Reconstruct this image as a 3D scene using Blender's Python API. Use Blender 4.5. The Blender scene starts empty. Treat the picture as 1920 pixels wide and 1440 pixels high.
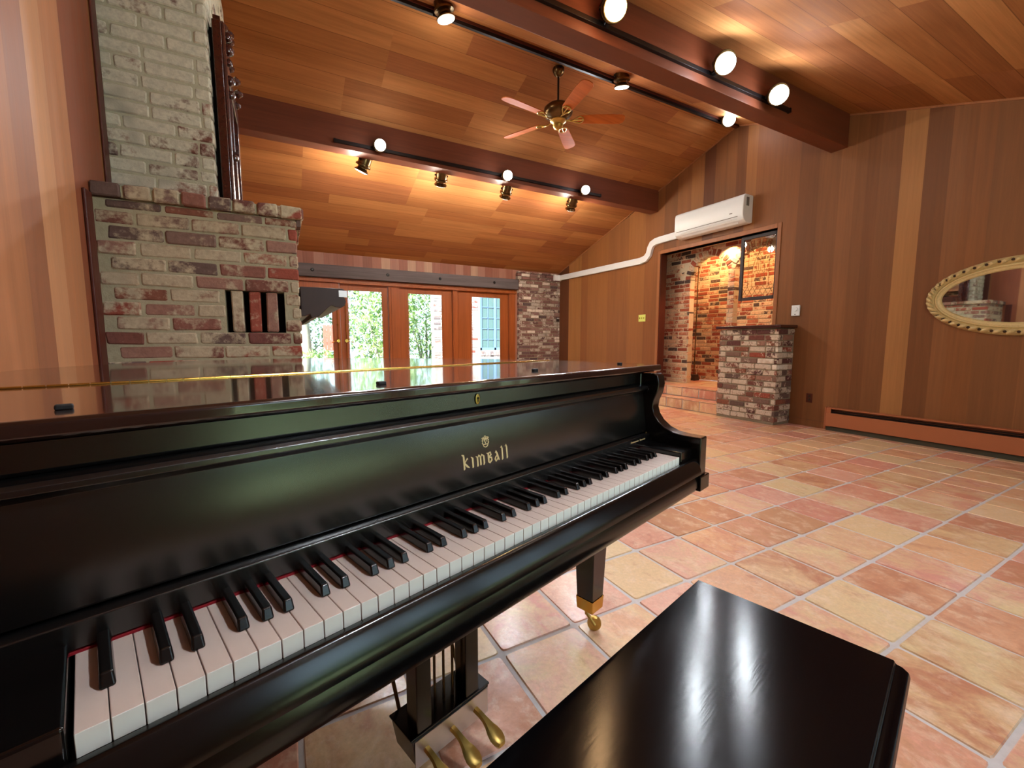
import bpy, bmesh, math, random
from mathutils import Vector, Matrix
random.seed(7)
S = bpy.context.scene
C = S.collection
PI = math.pi

# ------------------------------------------------------------------ camera, world, sun, exposure
F_PX, CAM_H = 795.0, 1.07
PITCH = math.atan(82 / 795.0)
YAW = math.atan(435 / (795.0 / math.cos(PITCH)))
cam = bpy.data.cameras.new('camera')
cam.sensor_width = 36.0
cam.lens = F_PX / 1920 * 36
cam.clip_start = 0.02
cam_o = bpy.data.objects.new('camera', cam)
C.objects.link(cam_o)
cam_o.location = (0, 0, CAM_H)
_f = Vector((math.sin(YAW) * math.cos(PITCH), math.cos(YAW) * math.cos(PITCH), -math.sin(PITCH)))
cam_o.rotation_euler = _f.to_track_quat('-Z', 'Y').to_euler()
S.camera = cam_o

S.view_settings.view_transform = 'Standard'
S.view_settings.look = 'None'
S.view_settings.gamma = 1.0
S.view_settings.use_curve_mapping = False
S.view_settings.exposure = 0.45

world = bpy.data.worlds.new('sky')
S.world = world
world.use_nodes = True
wn = world.node_tree.nodes
bg = wn['Background']
bg.inputs['Color'].default_value = (0.60, 0.78, 1.0, 1)
bg.inputs['Strength'].default_value = 3.6

sun = bpy.data.lights.new('sun', 'SUN')
sun.energy = 27.0
sun.angle = 0.01
sun.color = (1.0, 0.95, 0.86)
sun_o = bpy.data.objects.new('sun', sun)
C.objects.link(sun_o)
sun_o.rotation_euler = Vector((0.62, 0.50, -0.72)).to_track_quat('-Z', 'Y').to_euler()

# ------------------------------------------------------------------ helpers
def sc(r, g, b):
    def f(c):
        c /= 255.0
        return c / 12.92 if c <= 0.04045 else ((c + 0.055) / 1.055) ** 2.4
    return (f(r), f(g), f(b), 1.0)

class MB:
    def __init__(s):
        s.v = []; s.f = []; s.m = []
    def add(s, vs, fs, m=0):
        n = len(s.v)
        s.v += [tuple(v) for v in vs]
        for f in fs:
            s.f.append(tuple(n + i for i in f)); s.m.append(m)
        return s
    def box(s, x0, y0, z0, x1, y1, z1, m=0, M=None):
        vs = [Vector(p) for p in ((x0,y0,z0),(x1,y0,z0),(x1,y1,z0),(x0,y1,z0),(x0,y0,z1),(x1,y0,z1),(x1,y1,z1),(x0,y1,z1))]
        if M is not None: vs = [M @ v for v in vs]
        return s.add(vs, [(0,3,2,1),(4,5,6,7),(0,1,5,4),(1,2,6,5),(2,3,7,6),(3,0,4,7)], m)
    def frustum(s, c0, h0, c1, h1, m=0):
        # two axis-aligned rectangles: centre (x,y,z), half sizes (hx,hy)
        vs = []
        for c, h in ((c0, h0), (c1, h1)):
            vs += [(c[0]-h[0],c[1]-h[1],c[2]),(c[0]+h[0],c[1]-h[1],c[2]),(c[0]+h[0],c[1]+h[1],c[2]),(c[0]-h[0],c[1]+h[1],c[2])]
        return s.add(vs, [(0,3,2,1),(4,5,6,7),(0,1,5,4),(1,2,6,5),(2,3,7,6),(3,0,4,7)], m)
    def prism(s, poly, fn, a, b, m=0):
        # poly: list of 2-D points; fn(p, t) -> 3-D point; extruded from a to b
        n = len(poly)
        vs = [fn(p, a) for p in poly] + [fn(p, b) for p in poly]
        fs = [tuple(range(n))[::-1], tuple(range(n, 2*n))]
        fs += [(i, (i+1) % n, n+(i+1) % n, n+i) for i in range(n)]
        return s.add(vs, fs, m)
    def lathe(s, prof, M=None, n=20, m=0, cap=True):
        vs = []; fs = []
        for r, z in prof:
            for k in range(n):
                a = 2*PI*k/n
                p = Vector((r*math.cos(a), r*math.sin(a), z))
                vs.append(M @ p if M is not None else p)
        L = len(prof)
        for i in range(L-1):
            for k in range(n):
                fs.append((i*n+k, i*n+(k+1) % n, (i+1)*n+(k+1) % n, (i+1)*n+k))
        if cap:
            fs.append(tuple(range(n))[::-1]); fs.append(tuple(range((L-1)*n, L*n)))
        return s.add(vs, fs, m)
    def tube(s, pts, r, n=8, m=0, closed=False):
        pts = [Vector(p) for p in pts]; N = len(pts)
        vs = []; fs = []
        up = Vector((0, 0, 1))
        for i, p in enumerate(pts):
            if closed: d = pts[(i+1) % N] - pts[i-1]
            else: d = pts[min(i+1, N-1)] - pts[max(i-1, 0)]
            d.normalize()
            a = d.cross(up)
            if a.length < 1e-3: a = d.cross(Vector((1, 0, 0)))
            a.normalize(); b = d.cross(a).normalized()
            rr = r[i] if isinstance(r, (list, tuple)) else r
            for k in range(n):
                t = 2*PI*k/n
                vs.append(p + a*rr*math.cos(t) + b*rr*math.sin(t))
        M_ = N if closed else N-1
        for i in range(M_):
            for k in range(n):
                j = (i+1) % N
                fs.append((i*n+k, i*n+(k+1) % n, j*n+(k+1) % n, j*n+k))
        if not closed:
            fs.append(tuple(range(n))[::-1]); fs.append(tuple(range((N-1)*n, N*n)))
        return s.add(vs, fs, m)
    def build(s, name, mats, parent=None, smooth=False, bevel=0, seg=2, loc=None):
        me = bpy.data.meshes.new(name)
        me.from_pydata(s.v, [], s.f)
        if not isinstance(mats, (list, tuple)): mats = [mats]
        for mt in mats: me.materials.append(mt)
        for p, mi in zip(me.polygons, s.m):
            p.material_index = mi
            p.use_smooth = smooth
        bm = bmesh.new(); bm.from_mesh(me)
        bmesh.ops.recalc_face_normals(bm, faces=bm.faces)
        bm.to_mesh(me); bm.free()
        o = bpy.data.objects.new(name, me)
        C.objects.link(o)
        if parent: o.parent = parent
        if loc: o.location = loc
        if smooth:
            try: me.set_sharp_from_angle(angle=math.radians(38))
            except Exception: pass
        if bevel:
            b = o.modifiers.new('bevel', 'BEVEL'); b.width = bevel; b.segments = seg
            b.limit_method = 'ANGLE'; b.angle_limit = math.radians(35); b.harden_normals = True
            for p in me.polygons: p.use_smooth = True
            try: me.set_sharp_from_angle(angle=math.radians(60))
            except Exception: pass
        return o

def thing(name, label, cat, loc=(0,0,0), rotz=0, group=None):
    o = bpy.data.objects.new(name, None); C.objects.link(o)
    o.empty_display_size = 0.1
    o.location = loc; o.rotation_euler = (0, 0, rotz)
    return tag(o, label, cat, group)
def tag(o, label=None, cat=None, group=None, kind=None):
    if label: o['label'] = label
    if cat: o['category'] = cat
    if group: o['group'] = group
    if kind: o['kind'] = kind
    return o
def struct(o, label=None):
    o['kind'] = 'structure'
    if label: o['label'] = label
    return o
def dup(o, parent=None):
    c = o.copy(); C.objects.link(c); c.parent = parent
    for ch in list(o.children): dup(ch, c)
    return c

# ------------------------------------------------------------------ materials
def newmat(name):
    m = bpy.data.materials.new(name); m.use_nodes = True
    nt = m.node_tree
    return m, nt, nt.nodes['Principled BSDF']
class NT:
    def __init__(s, nt): s.nt = nt
    def n(s, t, **k):
        x = s.nt.nodes.new(t)
        for a, b in k.items(): setattr(x, a, b)
        return x
    def l(s, a, b): s.nt.links.new(a, b)
    def inp(s, sock, v):
        if hasattr(v, 'links') or isinstance(v, bpy.types.NodeSocket): s.l(v, sock)
        else: sock.default_value = v
    def math(s, op, a, b=0.0, c=None):
        x = s.n('ShaderNodeMath', operation=op)
        s.inp(x.inputs[0], a); s.inp(x.inputs[1], b)
        if c is not None: s.inp(x.inputs[2], c)
        return x.outputs[0]
    def mix(s, f, a, b, blend='MIX'):
        x = s.n('ShaderNodeMix', data_type='RGBA', blend_type=blend)
        s.inp(x.inputs[0], f); s.inp(x.inputs[6], a); s.inp(x.inputs[7], b)
        return x.outputs[2]
    def noise(s, vec, scale, detail=4, rough=0.55, dist=0.0):
        x = s.n('ShaderNodeTexNoise')
        if vec is not None: s.l(vec, x.inputs['Vector'])
        x.inputs['Scale'].default_value = scale; x.inputs['Detail'].default_value = detail
        x.inputs['Roughness'].default_value = rough; x.inputs['Distortion'].default_value = dist
        return x.outputs['Fac']
    def mapping(s, vec, scale=(1,1,1), loc=(0,0,0), rot=(0,0,0)):
        x = s.n('ShaderNodeMapping'); s.l(vec, x.inputs['Vector'])
        x.inputs['Scale'].default_value = scale; x.inputs['Location'].default_value = loc
        x.inputs['Rotation'].default_value = rot
        return x.outputs[0]
    def ramp(s, f, stops, interp='LINEAR'):
        x = s.n('ShaderNodeValToRGB'); x.color_ramp.interpolation = interp
        e = x.color_ramp.elements
        while len(e) < len(stops): e.new(0.5)
        for i, (p, c) in enumerate(stops):
            e[i].position = p; e[i].color = c
        s.inp(x.inputs[0], f)
        return x.outputs[0]
    def coord(s): return s.n('ShaderNodeTexCoord').outputs['Object']
    def sep(s, v):
        x = s.n('ShaderNodeSeparateXYZ'); s.l(v, x.inputs[0]); return x.outputs
    def comb(s, a, b, c):
        x = s.n('ShaderNodeCombineXYZ')
        s.inp(x.inputs[0], a); s.inp(x.inputs[1], b); s.inp(x.inputs[2], c); return x.outputs[0]
    def white(s, v):
        x = s.n('ShaderNodeTexWhiteNoise', noise_dimensions='3D'); s.l(v, x.inputs['Vector']); return x.outputs['Value']
    def bump(s, h, strength, dist=0.01, bsdf=None):
        x = s.n('ShaderNodeBump'); x.inputs['Strength'].default_value = strength
        x.inputs['Distance'].default_value = dist; s.l(h, x.inputs['Height'])
        if bsdf: s.l(x.outputs[0], bsdf.inputs['Normal'])
        return x.outputs[0]

def plain(name, col, rough=0.5, metal=0.0, noise=0.0, nscale=20, spec=0.5, coat=0.0, coatr=0.1, bump=0.0, aniso=0.0):
    m, nt, b = newmat(name); t = NT(nt)
    b.inputs['Base Color'].default_value = col
    b.inputs['Roughness'].default_value = rough
    b.inputs['Metallic'].default_value = metal
    b.inputs['Specular IOR Level'].default_value = spec
    b.inputs['Coat Weight'].default_value = coat
    b.inputs['Coat Roughness'].default_value = coatr
    f = t.noise(t.coord(), nscale, 5)
    dark = tuple(c*(1-noise) for c in col[:3]) + (1,)
    t.l(t.mix(f, dark, col), b.inputs['Base Color'])
    if bump: t.bump(f, bump, 0.004, b)
    return m

def wood_boards(name, axis, grain_axis, stops=None, lo=0, hi=1, pitch=None, cell=None, seglen=None, spec=0.3,
                cols=None, rough=0.42, off=0.0, grainamt=0.35, dark=0.6):
    """boards side by side along `axis` (0,1,2), grain running along grain_axis"""
    m, nt, b = newmat(name); t = NT(nt)
    co = t.coord(); xyz = t.sep(co)
    a = xyz[axis]; g = xyz[grain_axis]
    if stops:
        f = t.math('DIVIDE', t.math('SUBTRACT', a, lo), hi-lo)
        base = t.ramp(f, [((p-lo)/(hi-lo), c) for p, c in stops], 'CONSTANT')
        rnd = t.white(t.comb(t.math('FLOOR', t.math('MULTIPLY', a, 7.0)), 1.0, 2.0))
        row = t.math('FLOOR', t.math('MULTIPLY', a, 9.0))
    else:
        row = t.math('FLOOR', t.math('DIVIDE', t.math('ADD', a, off), pitch))
        if seglen:
            o = t.math('MULTIPLY', t.white(t.comb(row, 3.0, 1.0)), seglen)
            o = t.math('MULTIPLY', t.math('FLOOR', t.math('MULTIPLY', o, 2.8)), 0.36)
            seg = t.math('FLOOR', t.math('DIVIDE', t.math('ADD', g, o), seglen))
        else: seg = 0.0
        rnd = t.white(t.comb(row, seg, 5.0))
        base = t.ramp(rnd, [(i/(len(cols)), c) for i, c in enumerate(cols)], 'CONSTANT' if len(cols) > 3 else 'LINEAR')
    sca = [1.0, 1.0, 1.0]; sca[axis] = 26; sca[grain_axis] = 0.9
    other = 3 - axis - grain_axis; sca[other] = 5
    shift = t.comb(t.math('MULTIPLY', rnd, 31.0), t.math('MULTIPLY', rnd, 17.0), t.math('MULTIPLY', rnd, 9.0))
    vv = t.n('ShaderNodeVectorMath', operation='ADD'); t.l(co, vv.inputs[0]); t.l(shift, vv.inputs[1])
    fine = t.noise(t.mapping(vv.outputs[0], tuple(sca)), 1.6, 6, 0.6)
    sc2 = [1.0, 1.0, 1.0]; sc2[axis] = 7; sc2[grain_axis] = 0.55; sc2[other] = 2
    broad = t.noise(t.mapping(vv.outputs[0], tuple(sc2)), 1.0, 3, 0.5, 0.6)
    sc3 = [1.0, 1.0, 1.0]; sc3[axis] = 160; sc3[grain_axis] = 5; sc3[other] = 40
    pore = t.noise(t.mapping(co, tuple(sc3)), 1.0, 2, 0.6)
    f = t.math('ADD', t.math('MULTIPLY', fine, 0.6), t.math('ADD', t.math('MULTIPLY', broad, 0.6), t.math('MULTIPLY', pore, 0.25)))
    f = t.ramp(f, [(0.45, (1-grainamt,)*3+(1,)), (0.95, (1+0.0,)*3+(1,))])
    col = t.mix(1.0, base, f, 'MULTIPLY')
    # fine joint line between boards
    if pitch:
        fr = t.math('FRACT', t.math('DIVIDE', t.math('ADD', a, off), pitch))
        ed = t.math('LESS_THAN', t.math('MINIMUM', fr, t.math('SUBTRACT', 1.0, fr)), 0.012)
        col = t.mix(t.math('MULTIPLY', ed, 0.45), col, (0.02, 0.008, 0.004, 1))
    t.l(col, b.inputs['Base Color'])
    b.inputs['Roughness'].default_value = rough
    b.inputs['Specular IOR Level'].default_value = spec
    t.l(t.math('ADD', t.math('MULTIPLY', fine, 0.25), rough-0.10), b.inputs['Roughness'])
    t.bump(fine, 0.08, 0.002, b)
    return m

W = {k: sc(*v) for k, v in dict(a=(140,80,44), b=(154,92,52), c=(120,68,38), d=(108,58,32), e=(168,106,62),
                                f=(130,76,44), g=(92,46,28), h=(142,84,50), i=(178,114,68)).items()}
# vertical redwood boards of the right wall, from the near end to the far corner
RW = [(-1.0,'f'),(0.55,'c'),(0.85,'h'),(1.15,'f'),(1.42,'a'),(1.60,'h'),(1.735,'c'),(1.905,'i'),(2.105,'f'),(2.28,'c'),(2.40,'f'),(2.50,'h'),(2.655,'f'),(2.87,'c'),(3.085,'a'),
      (3.45,'a'),(3.64,'b'),(3.82,'d'),(3.97,'f'),(4.10,'c'),(4.30,'g'),(4.48,'b'),(4.70,'a'),(4.95,'c'),(5.20,'a'),(5.62,'b'),(6.02,'h'),
      (6.60,'b'),(7.22,'a'),(7.46,'e'),(7.70,'i'),(7.90,'g')]
W = {k: tuple(min(v,1) for v in (c[0]*1.05*.8+.22*.2, c[1]*1.28*.8+.092*.2, c[2]*1.2*.8+.034*.2))+(1,) for k, c in W.items()}
M = {}
M['wall_r'] = wood_boards('redwood_boards_right', 1, 2, stops=[(p, W[k]) for p, k in RW], lo=-1.0, hi=8.5, rough=0.5, grainamt=0.28)
M['wall_l'] = wood_boards('redwood_boards_left', 1, 2, stops=[(-1.0,W['b']),(0.4,W['h']),(0.9,W['b']),(1.3,W['e']),(1.7,sc(176,116,76)),(2.06,sc(160,104,72)),(2.21,sc(200,144,100)),(2.37,sc(184,124,82)),(2.56,sc(140,78,50)),(2.9,W['a']),(3.4,W['c']),(4.4,W['b']),(5.5,W['f']),(6.5,W['c'])],
                          lo=-1.0, hi=8.5, rough=0.5, grainamt=0.3)
ccols = [(c[0]*1.32, c[1]*1.48, c[2]*1.35, 1) for c in [sc(150,88,52), sc(166,104,64), sc(134,74,44), sc(156,94,56), sc(176,114,72), sc(142,80,54), sc(160,98,60)]]
ccols = [tuple(c[i]*.62+(0.43,0.20,0.075)[i]*.38 for i in range(3))+(1,) for c in ccols]
M['ceil'] = wood_boards('redwood_ceiling', 1, 0, pitch=0.205, seglen=1.44, cols=ccols, off=0.02, rough=0.8, grainamt=0.40, spec=.03)
M['wall_f'] = wood_boards('redwood_boards_far', 0, 2, pitch=0.165, cols=[sc(160,104,84), sc(168,116,98), sc(146,90,72), sc(184,144,120), sc(156,100,82)], rough=0.5, off=0.9)
M['beam'] = wood_boards('beam_wood', 2, 0, pitch=5.0, cols=[sc(122,66,44), sc(122,66,44), sc(122,66,44)], rough=0.45, grainamt=0.4, off=1)
M['trim'] = wood_boards('trim_wood', 1, 2, pitch=9.0, cols=[sc(172,112,70)]*3, rough=0.4, off=3)
M['trim_dark'] = wood_boards('trim_wood_dark', 1, 2, pitch=9.0, cols=[sc(84,38,26)]*3, rough=0.4, off=3)
M['door'] = wood_boards('door_wood', 0, 2, pitch=30.0, cols=[sc(158,84,38)]*3, rough=0.35, off=9, grainamt=0.45)
M['lintel'] = wood_boards('weathered_timber', 2, 0, pitch=5.0, cols=[sc(106,98,100)]*3, rough=0.8, off=1, grainamt=0.6)
M['carved'] = plain('carved_mahogany', sc(74,34,24), 0.22, noise=0.5, nscale=30, coat=0.6)
M['mantel'] = plain('dark_mantel_wood', sc(58,36,26), 0.5, noise=0.5, nscale=12)
M['slab'] = plain('dark_red_slab', sc(66,24,20), 0.25, noise=0.4, nscale=14, coat=0.5)
M['fanwood'] = wood_boards('fan_blade_wood', 1, 0, pitch=9.0, cols=[sc(206,112,54)]*3, rough=0.6, off=4, grainamt=0.4, spec=.08)
M['white'] = plain('white_plastic', sc(230,237,240), 0.35, noise=0.04)
M['white_g'] = plain('grey_plastic', sc(110,110,108), 0.5, noise=0.05)
M['yellow'] = plain('yellow_plate', sc(222,232,120), 0.35, noise=0.05)
M['yellow_d'] = plain('olive_toggle', sc(150,150,30), 0.4, noise=0.05)
M['brown'] = plain('dark_brown_plastic', sc(44,26,18), 0.5, noise=0.1)
M['metal_dark'] = plain('black_track_metal', sc(26,22,24), 0.35, metal=0.4, noise=0.1)
M['bronze'] = plain('antique_brass_dark', sc(120,96,62), 0.28, metal=0.95, noise=0.5, nscale=25)
M['brass'] = plain('brass', sc(206,168,80), 0.22, metal=1.0, noise=0.2, nscale=40)
M['brass_old'] = plain('worn_brass', sc(206,172,92), 0.32, metal=.85, noise=0.35, nscale=60)
M['heater'] = plain('heater_enamel', sc(172,102,64), 0.45, noise=0.08, nscale=6)
M['black_gap'] = plain('cavity_shade_black', sc(14,12,11), 0.9, noise=0.1)  # near-black stands in for the shade inside holes and gaps
M['gap_shade'] = plain('heater_gap_shade', sc(70,66,50), 0.8, noise=0.3)  # shade of the heater's bottom gap put into the colour

def emis(name, col, s):
    m, nt, b = newmat(name)
    b.inputs['Base Color'].default_value = (0.8, 0.8, 0.8, 1)
    b.inputs['Emission Color'].default_value = col
    b.inputs['Emission Strength'].default_value = s
    return m
M['lens_w'] = emis('lit_lens_cool', (0.82, 0.91, 1.0, 1), 24)
M['lens_dim'] = emis('lit_lens_soft', (1.0, 0.95, 0.85, 1), 9)
M['lens_o'] = emis('lit_lens_warm', (1.0, 0.52, 0.18, 1), 30)

def brickmat(name, cols, wash, washcol, seed=0.0, rough=0.85, thr=0.5):
    m, nt, b = newmat(name); t = NT(nt)
    isl = t.n('ShaderNodeNewGeometry').outputs['Random Per Island']
    base = t.ramp(isl, [(i/len(cols), c) for i, c in enumerate(cols)], 'CONSTANT')
    co = t.mapping(t.coord(), (1,1,1), (seed, seed*2, seed))
    big = t.noise(co, 7.0, 4, 0.6, 0.4)
    fine = t.noise(co, 42.0, 5, 0.65)
    r2 = t.white(t.comb(isl, 3.0, seed))
    f = t.math('ADD', t.math('MULTIPLY', big, 1.0), t.math('ADD', t.math('MULTIPLY', fine, 0.45), t.math('MULTIPLY', r2, 0.38)))
    mask = t.ramp(f, [(thr+0.38-wash*0.3, (0,0,0,1)), (thr+0.56-wash*0.3, (1,1,1,1))])
    col = t.mix(mask, base, washcol)
    blot = t.noise(co, 3.5, 2)
    col = t.mix(t.math('MULTIPLY', t.ramp(t.math('ADD', blot, t.math('MULTIPLY', fine, 0.2)), [(0.76,(0,0,0,1)),(0.86,(1,1,1,1))]), 0.45), col, sc(84,78,72))
    col = t.mix(1.0, col, t.ramp(fine, [(0.25, (0.72,0.72,0.72,1)), (0.65, (1.08,1.08,1.08,1))]), 'MULTIPLY')
    t.l(col, b.inputs['Base Color'])
    b.inputs['Roughness'].default_value = rough
    b.inputs['Specular IOR Level'].default_value = 0.2
    t.bump(fine, 0.5, 0.006, b)
    return m
def mortar(name, col):
    m, nt, b = newmat(name); t = NT(nt)
    f = t.noise(t.coord(), 38, 6, 0.65); g = t.noise(t.coord(), 5, 3)
    c = t.mix(f, tuple(x*0.62 for x in col[:3])+(1,), col)
    c = t.mix(t.math('MULTIPLY', g, 0.4), c, sc(150,140,100))
    t.l(c, b.inputs['Base Color']); b.inputs['Roughness'].default_value = 0.95
    t.bump(f, 0.6, 0.008, b)
    return m
BR = [sc(122,78,66), sc(138,92,78), sc(112,70,62), sc(150,112,96), sc(104,84,76), sc(132,84,66), sc(148,78,62), sc(126,100,88)]
M['brick_up'] = brickmat('whitewashed_brick', BR, 0.80, sc(198,194,172), 1.3)
M['brick_lo'] = brickmat('old_brick_limewashed', BR, 0.12, sc(180,166,138), 4.1)
M['mort_lo'] = mortar('garden_lit_mortar', sc(186,180,150))  # green cast of garden light put into the mortar colour
M['mort_up'] = mortar('pale_mortar', sc(196,194,168))  # carries the same garden-light cast as the lower mortar
M['brick_pier'] = brickmat('old_brick_flecked', BR + [sc(96,62,58), sc(222,214,200)], -0.05, sc(200,184,166), 9.4)
M['mort_pier'] = mortar('grey_mortar', sc(140,126,110))
M['brick_far'] = brickmat('old_brick_far', [sc(118,86,80), sc(132,98,90), sc(104,74,70), sc(140,110,104), sc(110,84,82), sc(124,90,84), sc(88,72,72), sc(126,92,84), sc(112,80,76), sc(134,104,98), sc(216,204,192)], -0.15, sc(176,164,152), 2.2)
M['brick_arch'] = brickmat('warm_brick_arcade', [sc(150,80,60), sc(164,94,70), sc(138,72,56), sc(176,112,86), sc(84,70,66), sc(154,86,64)], 0.0, sc(206,176,146), 6.6)
M['mort_arch'] = mortar('cream_mortar', sc(226,208,180))
M['brick_out'] = brickmat('painted_garden_brick', [sc(136,104,104), sc(150,128,128), sc(140,66,60), sc(160,142,142), sc(96,84,88), sc(150,130,128)], .3, sc(158,146,148), 3.3)
M['mort_out'] = mortar('white_mortar', sc(164,156,156))

# terracotta
def tilemat():
    m, nt, b = newmat('saltillo_tile'); t = NT(nt)
    isl = t.n('ShaderNodeNewGeometry').outputs['Random Per Island']
    co = t.coord()
    r2 = t.white(t.comb(isl, 1.0, 2.0)); r3 = t.white(t.comb(isl, 7.0, 4.0))
    cols = [sc(214,150,128), sc(222,184,142), sc(204,134,112), sc(222,168,130), sc(222,190,150), sc(210,142,128), sc(196,140,106), sc(222,164,146), sc(224,184,146), sc(190,126,98), sc(214,158,128), sc(218,188,148)]
    cols = [(min(c[0]*1.02,1), min(c[1]*1.10,1), min(c[2]*1.06,1), 1) for c in cols]
    c1 = t.ramp(isl, [(i/len(cols), c) for i, c in enumerate(cols)], 'CONSTANT')
    c2 = t.ramp(r2, [(i/len(cols), c) for i, c in enumerate(cols[::-1])], 'CONSTANT')
    vv = t.n('ShaderNodeVectorMath', operation='ADD'); t.l(co, vv.inputs[0])
    t.l(t.comb(t.math('MULTIPLY', isl, 40.0), t.math('MULTIPLY', r2, 40.0), 0.0), vv.inputs[1])
    st = t.noise(t.mapping(vv.outputs[0], (5.5, 4.0, 3.0)), 1.3, 6, 0.62, 0.7)
    col = t.mix(t.ramp(st, [(0.40,(0,0,0,1)),(0.66,(1,1,1,1))]), c1, c2)
    st2 = t.noise(t.mapping(vv.outputs[0], (8.0, 6.0, 3.0), loc=(3,7,0)), 1.6, 7, 0.7, 0.3)
    col = t.mix(t.ramp(st2, [(0.50,(0,0,0,1)),(0.72,(.75,.75,.75,1))]), col, sc(236,210,184))
    col = t.mix(t.ramp(t.noise(t.mapping(vv.outputs[0], (6.0, 4.0, 3.0), loc=(13,1,0)), 1.5, 6, 0.65, 0.4), [(0.58,(0,0,0,1)),(0.74,(.6,.6,.6,1))]), col, sc(176,104,84))
    fine = t.noise(co, 60, 5, 0.7)
    col = t.mix(1.0, col, t.ramp(fine, [(0.3,(0.86,0.86,0.86,1)),(0.7,(1.06,1.06,1.06,1))]), 'MULTIPLY')
    t.l(col, b.inputs['Base Color'])
    b.inputs['Roughness'].default_value = 0.42
    t.l(t.ramp(fine, [(0.3,(0.34,)*3+(1,)),(0.75,(0.5,)*3+(1,))]), b.inputs['Roughness'])
    b.inputs['Specular IOR Level'].default_value = 0.45
    b.inputs['Coat Weight'].default_value = .4; b.inputs['Coat Roughness'].default_value = .2
    wav = t.noise(co, 5.0, 4, 0.5)
    t.bump(t.math('ADD', wav, t.math('MULTIPLY', fine, 0.12)), 0.35, 0.008, b)
    return m
M['tile'] = tilemat()
M['grout'] = plain('grey_grout', sc(208,204,204), 0.85, noise=0.25, nscale=40, bump=0.3)

def glassmat(name, tint=(1,1,1,1), refl=0.5):
    m = bpy.data.materials.new(name); m.use_nodes = True; nt = m.node_tree; t = NT(nt)
    nt.nodes.remove(nt.nodes['Principled BSDF'])
    out = nt.nodes['Material Output']
    tr = t.n('ShaderNodeBsdfTransparent'); tr.inputs[0].default_value = tint
    gl = t.n('ShaderNodeBsdfGlossy'); gl.inputs['Roughness'].default_value = 0.02
    fr = t.n('ShaderNodeFresnel'); fr.inputs[0].default_value = 1.45
    mx = t.n('ShaderNodeMixShader')
    t.l(t.math('MULTIPLY', fr.outputs[0], refl), mx.inputs[0]); t.l(tr.outputs[0], mx.inputs[1]); t.l(gl.outputs[0], mx.inputs[2])
    t.l(mx.outputs[0], out.inputs[0])
    return m
M['glass'] = glassmat('window_glass', (0.94,0.98,0.95,1))
M['glass_bevel'] = glassmat('leaded_glass', (0.96,0.95,0.92,1), 1.0)
M['mirror'] = plain('mirror_silver', (0.72,0.74,0.72,1), 0.02, metal=1.0)
M['gold'] = plain('gilded_plaster', sc(226,202,144), 0.4, metal=0.25, noise=0.35, nscale=70, bump=0.4)
M['gold_dk'] = plain('gilding_hole_shade', sc(62,38,16), 0.6, noise=0.3)  # dark tone stands in for shade in the frame's piercings
M['lead'] = plain('lead_came', sc(120,84,44), 0.4, metal=0.7, noise=0.3)
M['frame_dk'] = plain('dark_panel_frame', sc(44,28,34), 0.5, noise=0.3)

# piano finishes
def ebony(name, col, rough, coat, coatr, scr=0.0, aniso=0.0, brown=None, spec=.7):
    m, nt, b = newmat(name); t = NT(nt)
    co = t.coord()
    f = t.noise(t.mapping(co, (2.0, 14.0, 14.0)), 1.5, 6, 0.65)
    g = t.noise(co, 1.7, 3, 0.5)
    c = t.mix(f, tuple(x*0.5 for x in col[:3])+(1,), col)
    if brown: c = t.mix(t.math('MULTIPLY', g, 0.8), c, brown)
    t.l(c, b.inputs['Base Color'])
    t.l(t.math('ADD', t.math('MULTIPLY', g, 0.08), rough-0.04), b.inputs['Roughness'])
    b.inputs['Coat Weight'].default_value = coat; b.inputs['Coat Roughness'].default_value = coatr
    b.inputs['Specular IOR Level'].default_value = spec
    if aniso:
        b.inputs['Anisotropic'].default_value = aniso
        vt = t.n('ShaderNodeVectorTransform', vector_type='VECTOR', convert_from='OBJECT', convert_to='WORLD')
        vt.inputs[0].default_value = (math.cos(.42), math.sin(.42), 0); t.l(vt.outputs[0], b.inputs['Tangent'])
    if scr:
        fine = t.noise(t.mapping(co, (12.0, 160.0, 60.0)), 1.0, 3, 0.7)
        t.bump(fine, scr, 0.0006, b)
    return m
M['pno'] = ebony('ebonised_case', sc(10,9,9), 0.20, 0.1, 0.12, 0.1, spec=.55)
M['pno_lid'] = ebony('ebonised_lid', sc(34,22,20), 0.16, 0.8, 0.05, 0.05, brown=sc(46,24,18))
M['pno_fall'] = ebony('satin_fallboard', sc(9,9,9), 0.26, 0.35, 0.24, 0.04, spec=.9)
M['bench'] = ebony('worn_bench_top', sc(6,5,7), 0.17, 0.0, 0.2, 0.10, aniso=0.8, spec=.16)
M['ivory'] = plain('ivory_key', sc(204,186,174), 0.32, noise=0.06, nscale=30)
M['ebony_key'] = plain('black_key', sc(18,16,15), 0.22, noise=0.2, nscale=60)
M['felt'] = plain('red_felt', sc(140,8,26), 0.95, noise=0.2, nscale=200)
M['decal'] = plain('gold_lettering', sc(214,190,140), 0.4, metal=0.3, noise=0.1)
M['rubber'] = plain('black_rubber', sc(12,12,12), 0.7, noise=0.1)
M['steel'] = plain('scratched_steel', sc(232,228,224), 0.3, metal=.8, noise=0.2, nscale=18)
M['patio'] = plain('patio_concrete', sc(160,154,142), 0.8, noise=0.2, nscale=3)
M['blue'] = plain('pale_blue_paint', sc(84,108,150), 0.5, noise=0.1)
M['redfence'] = plain('red_painted_boards', sc(206,84,72), 0.6, noise=0.3, nscale=9)
M['bark'] = plain('grey_bark', sc(148,146,134), 0.9, noise=0.4, nscale=8, bump=0.6)
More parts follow.
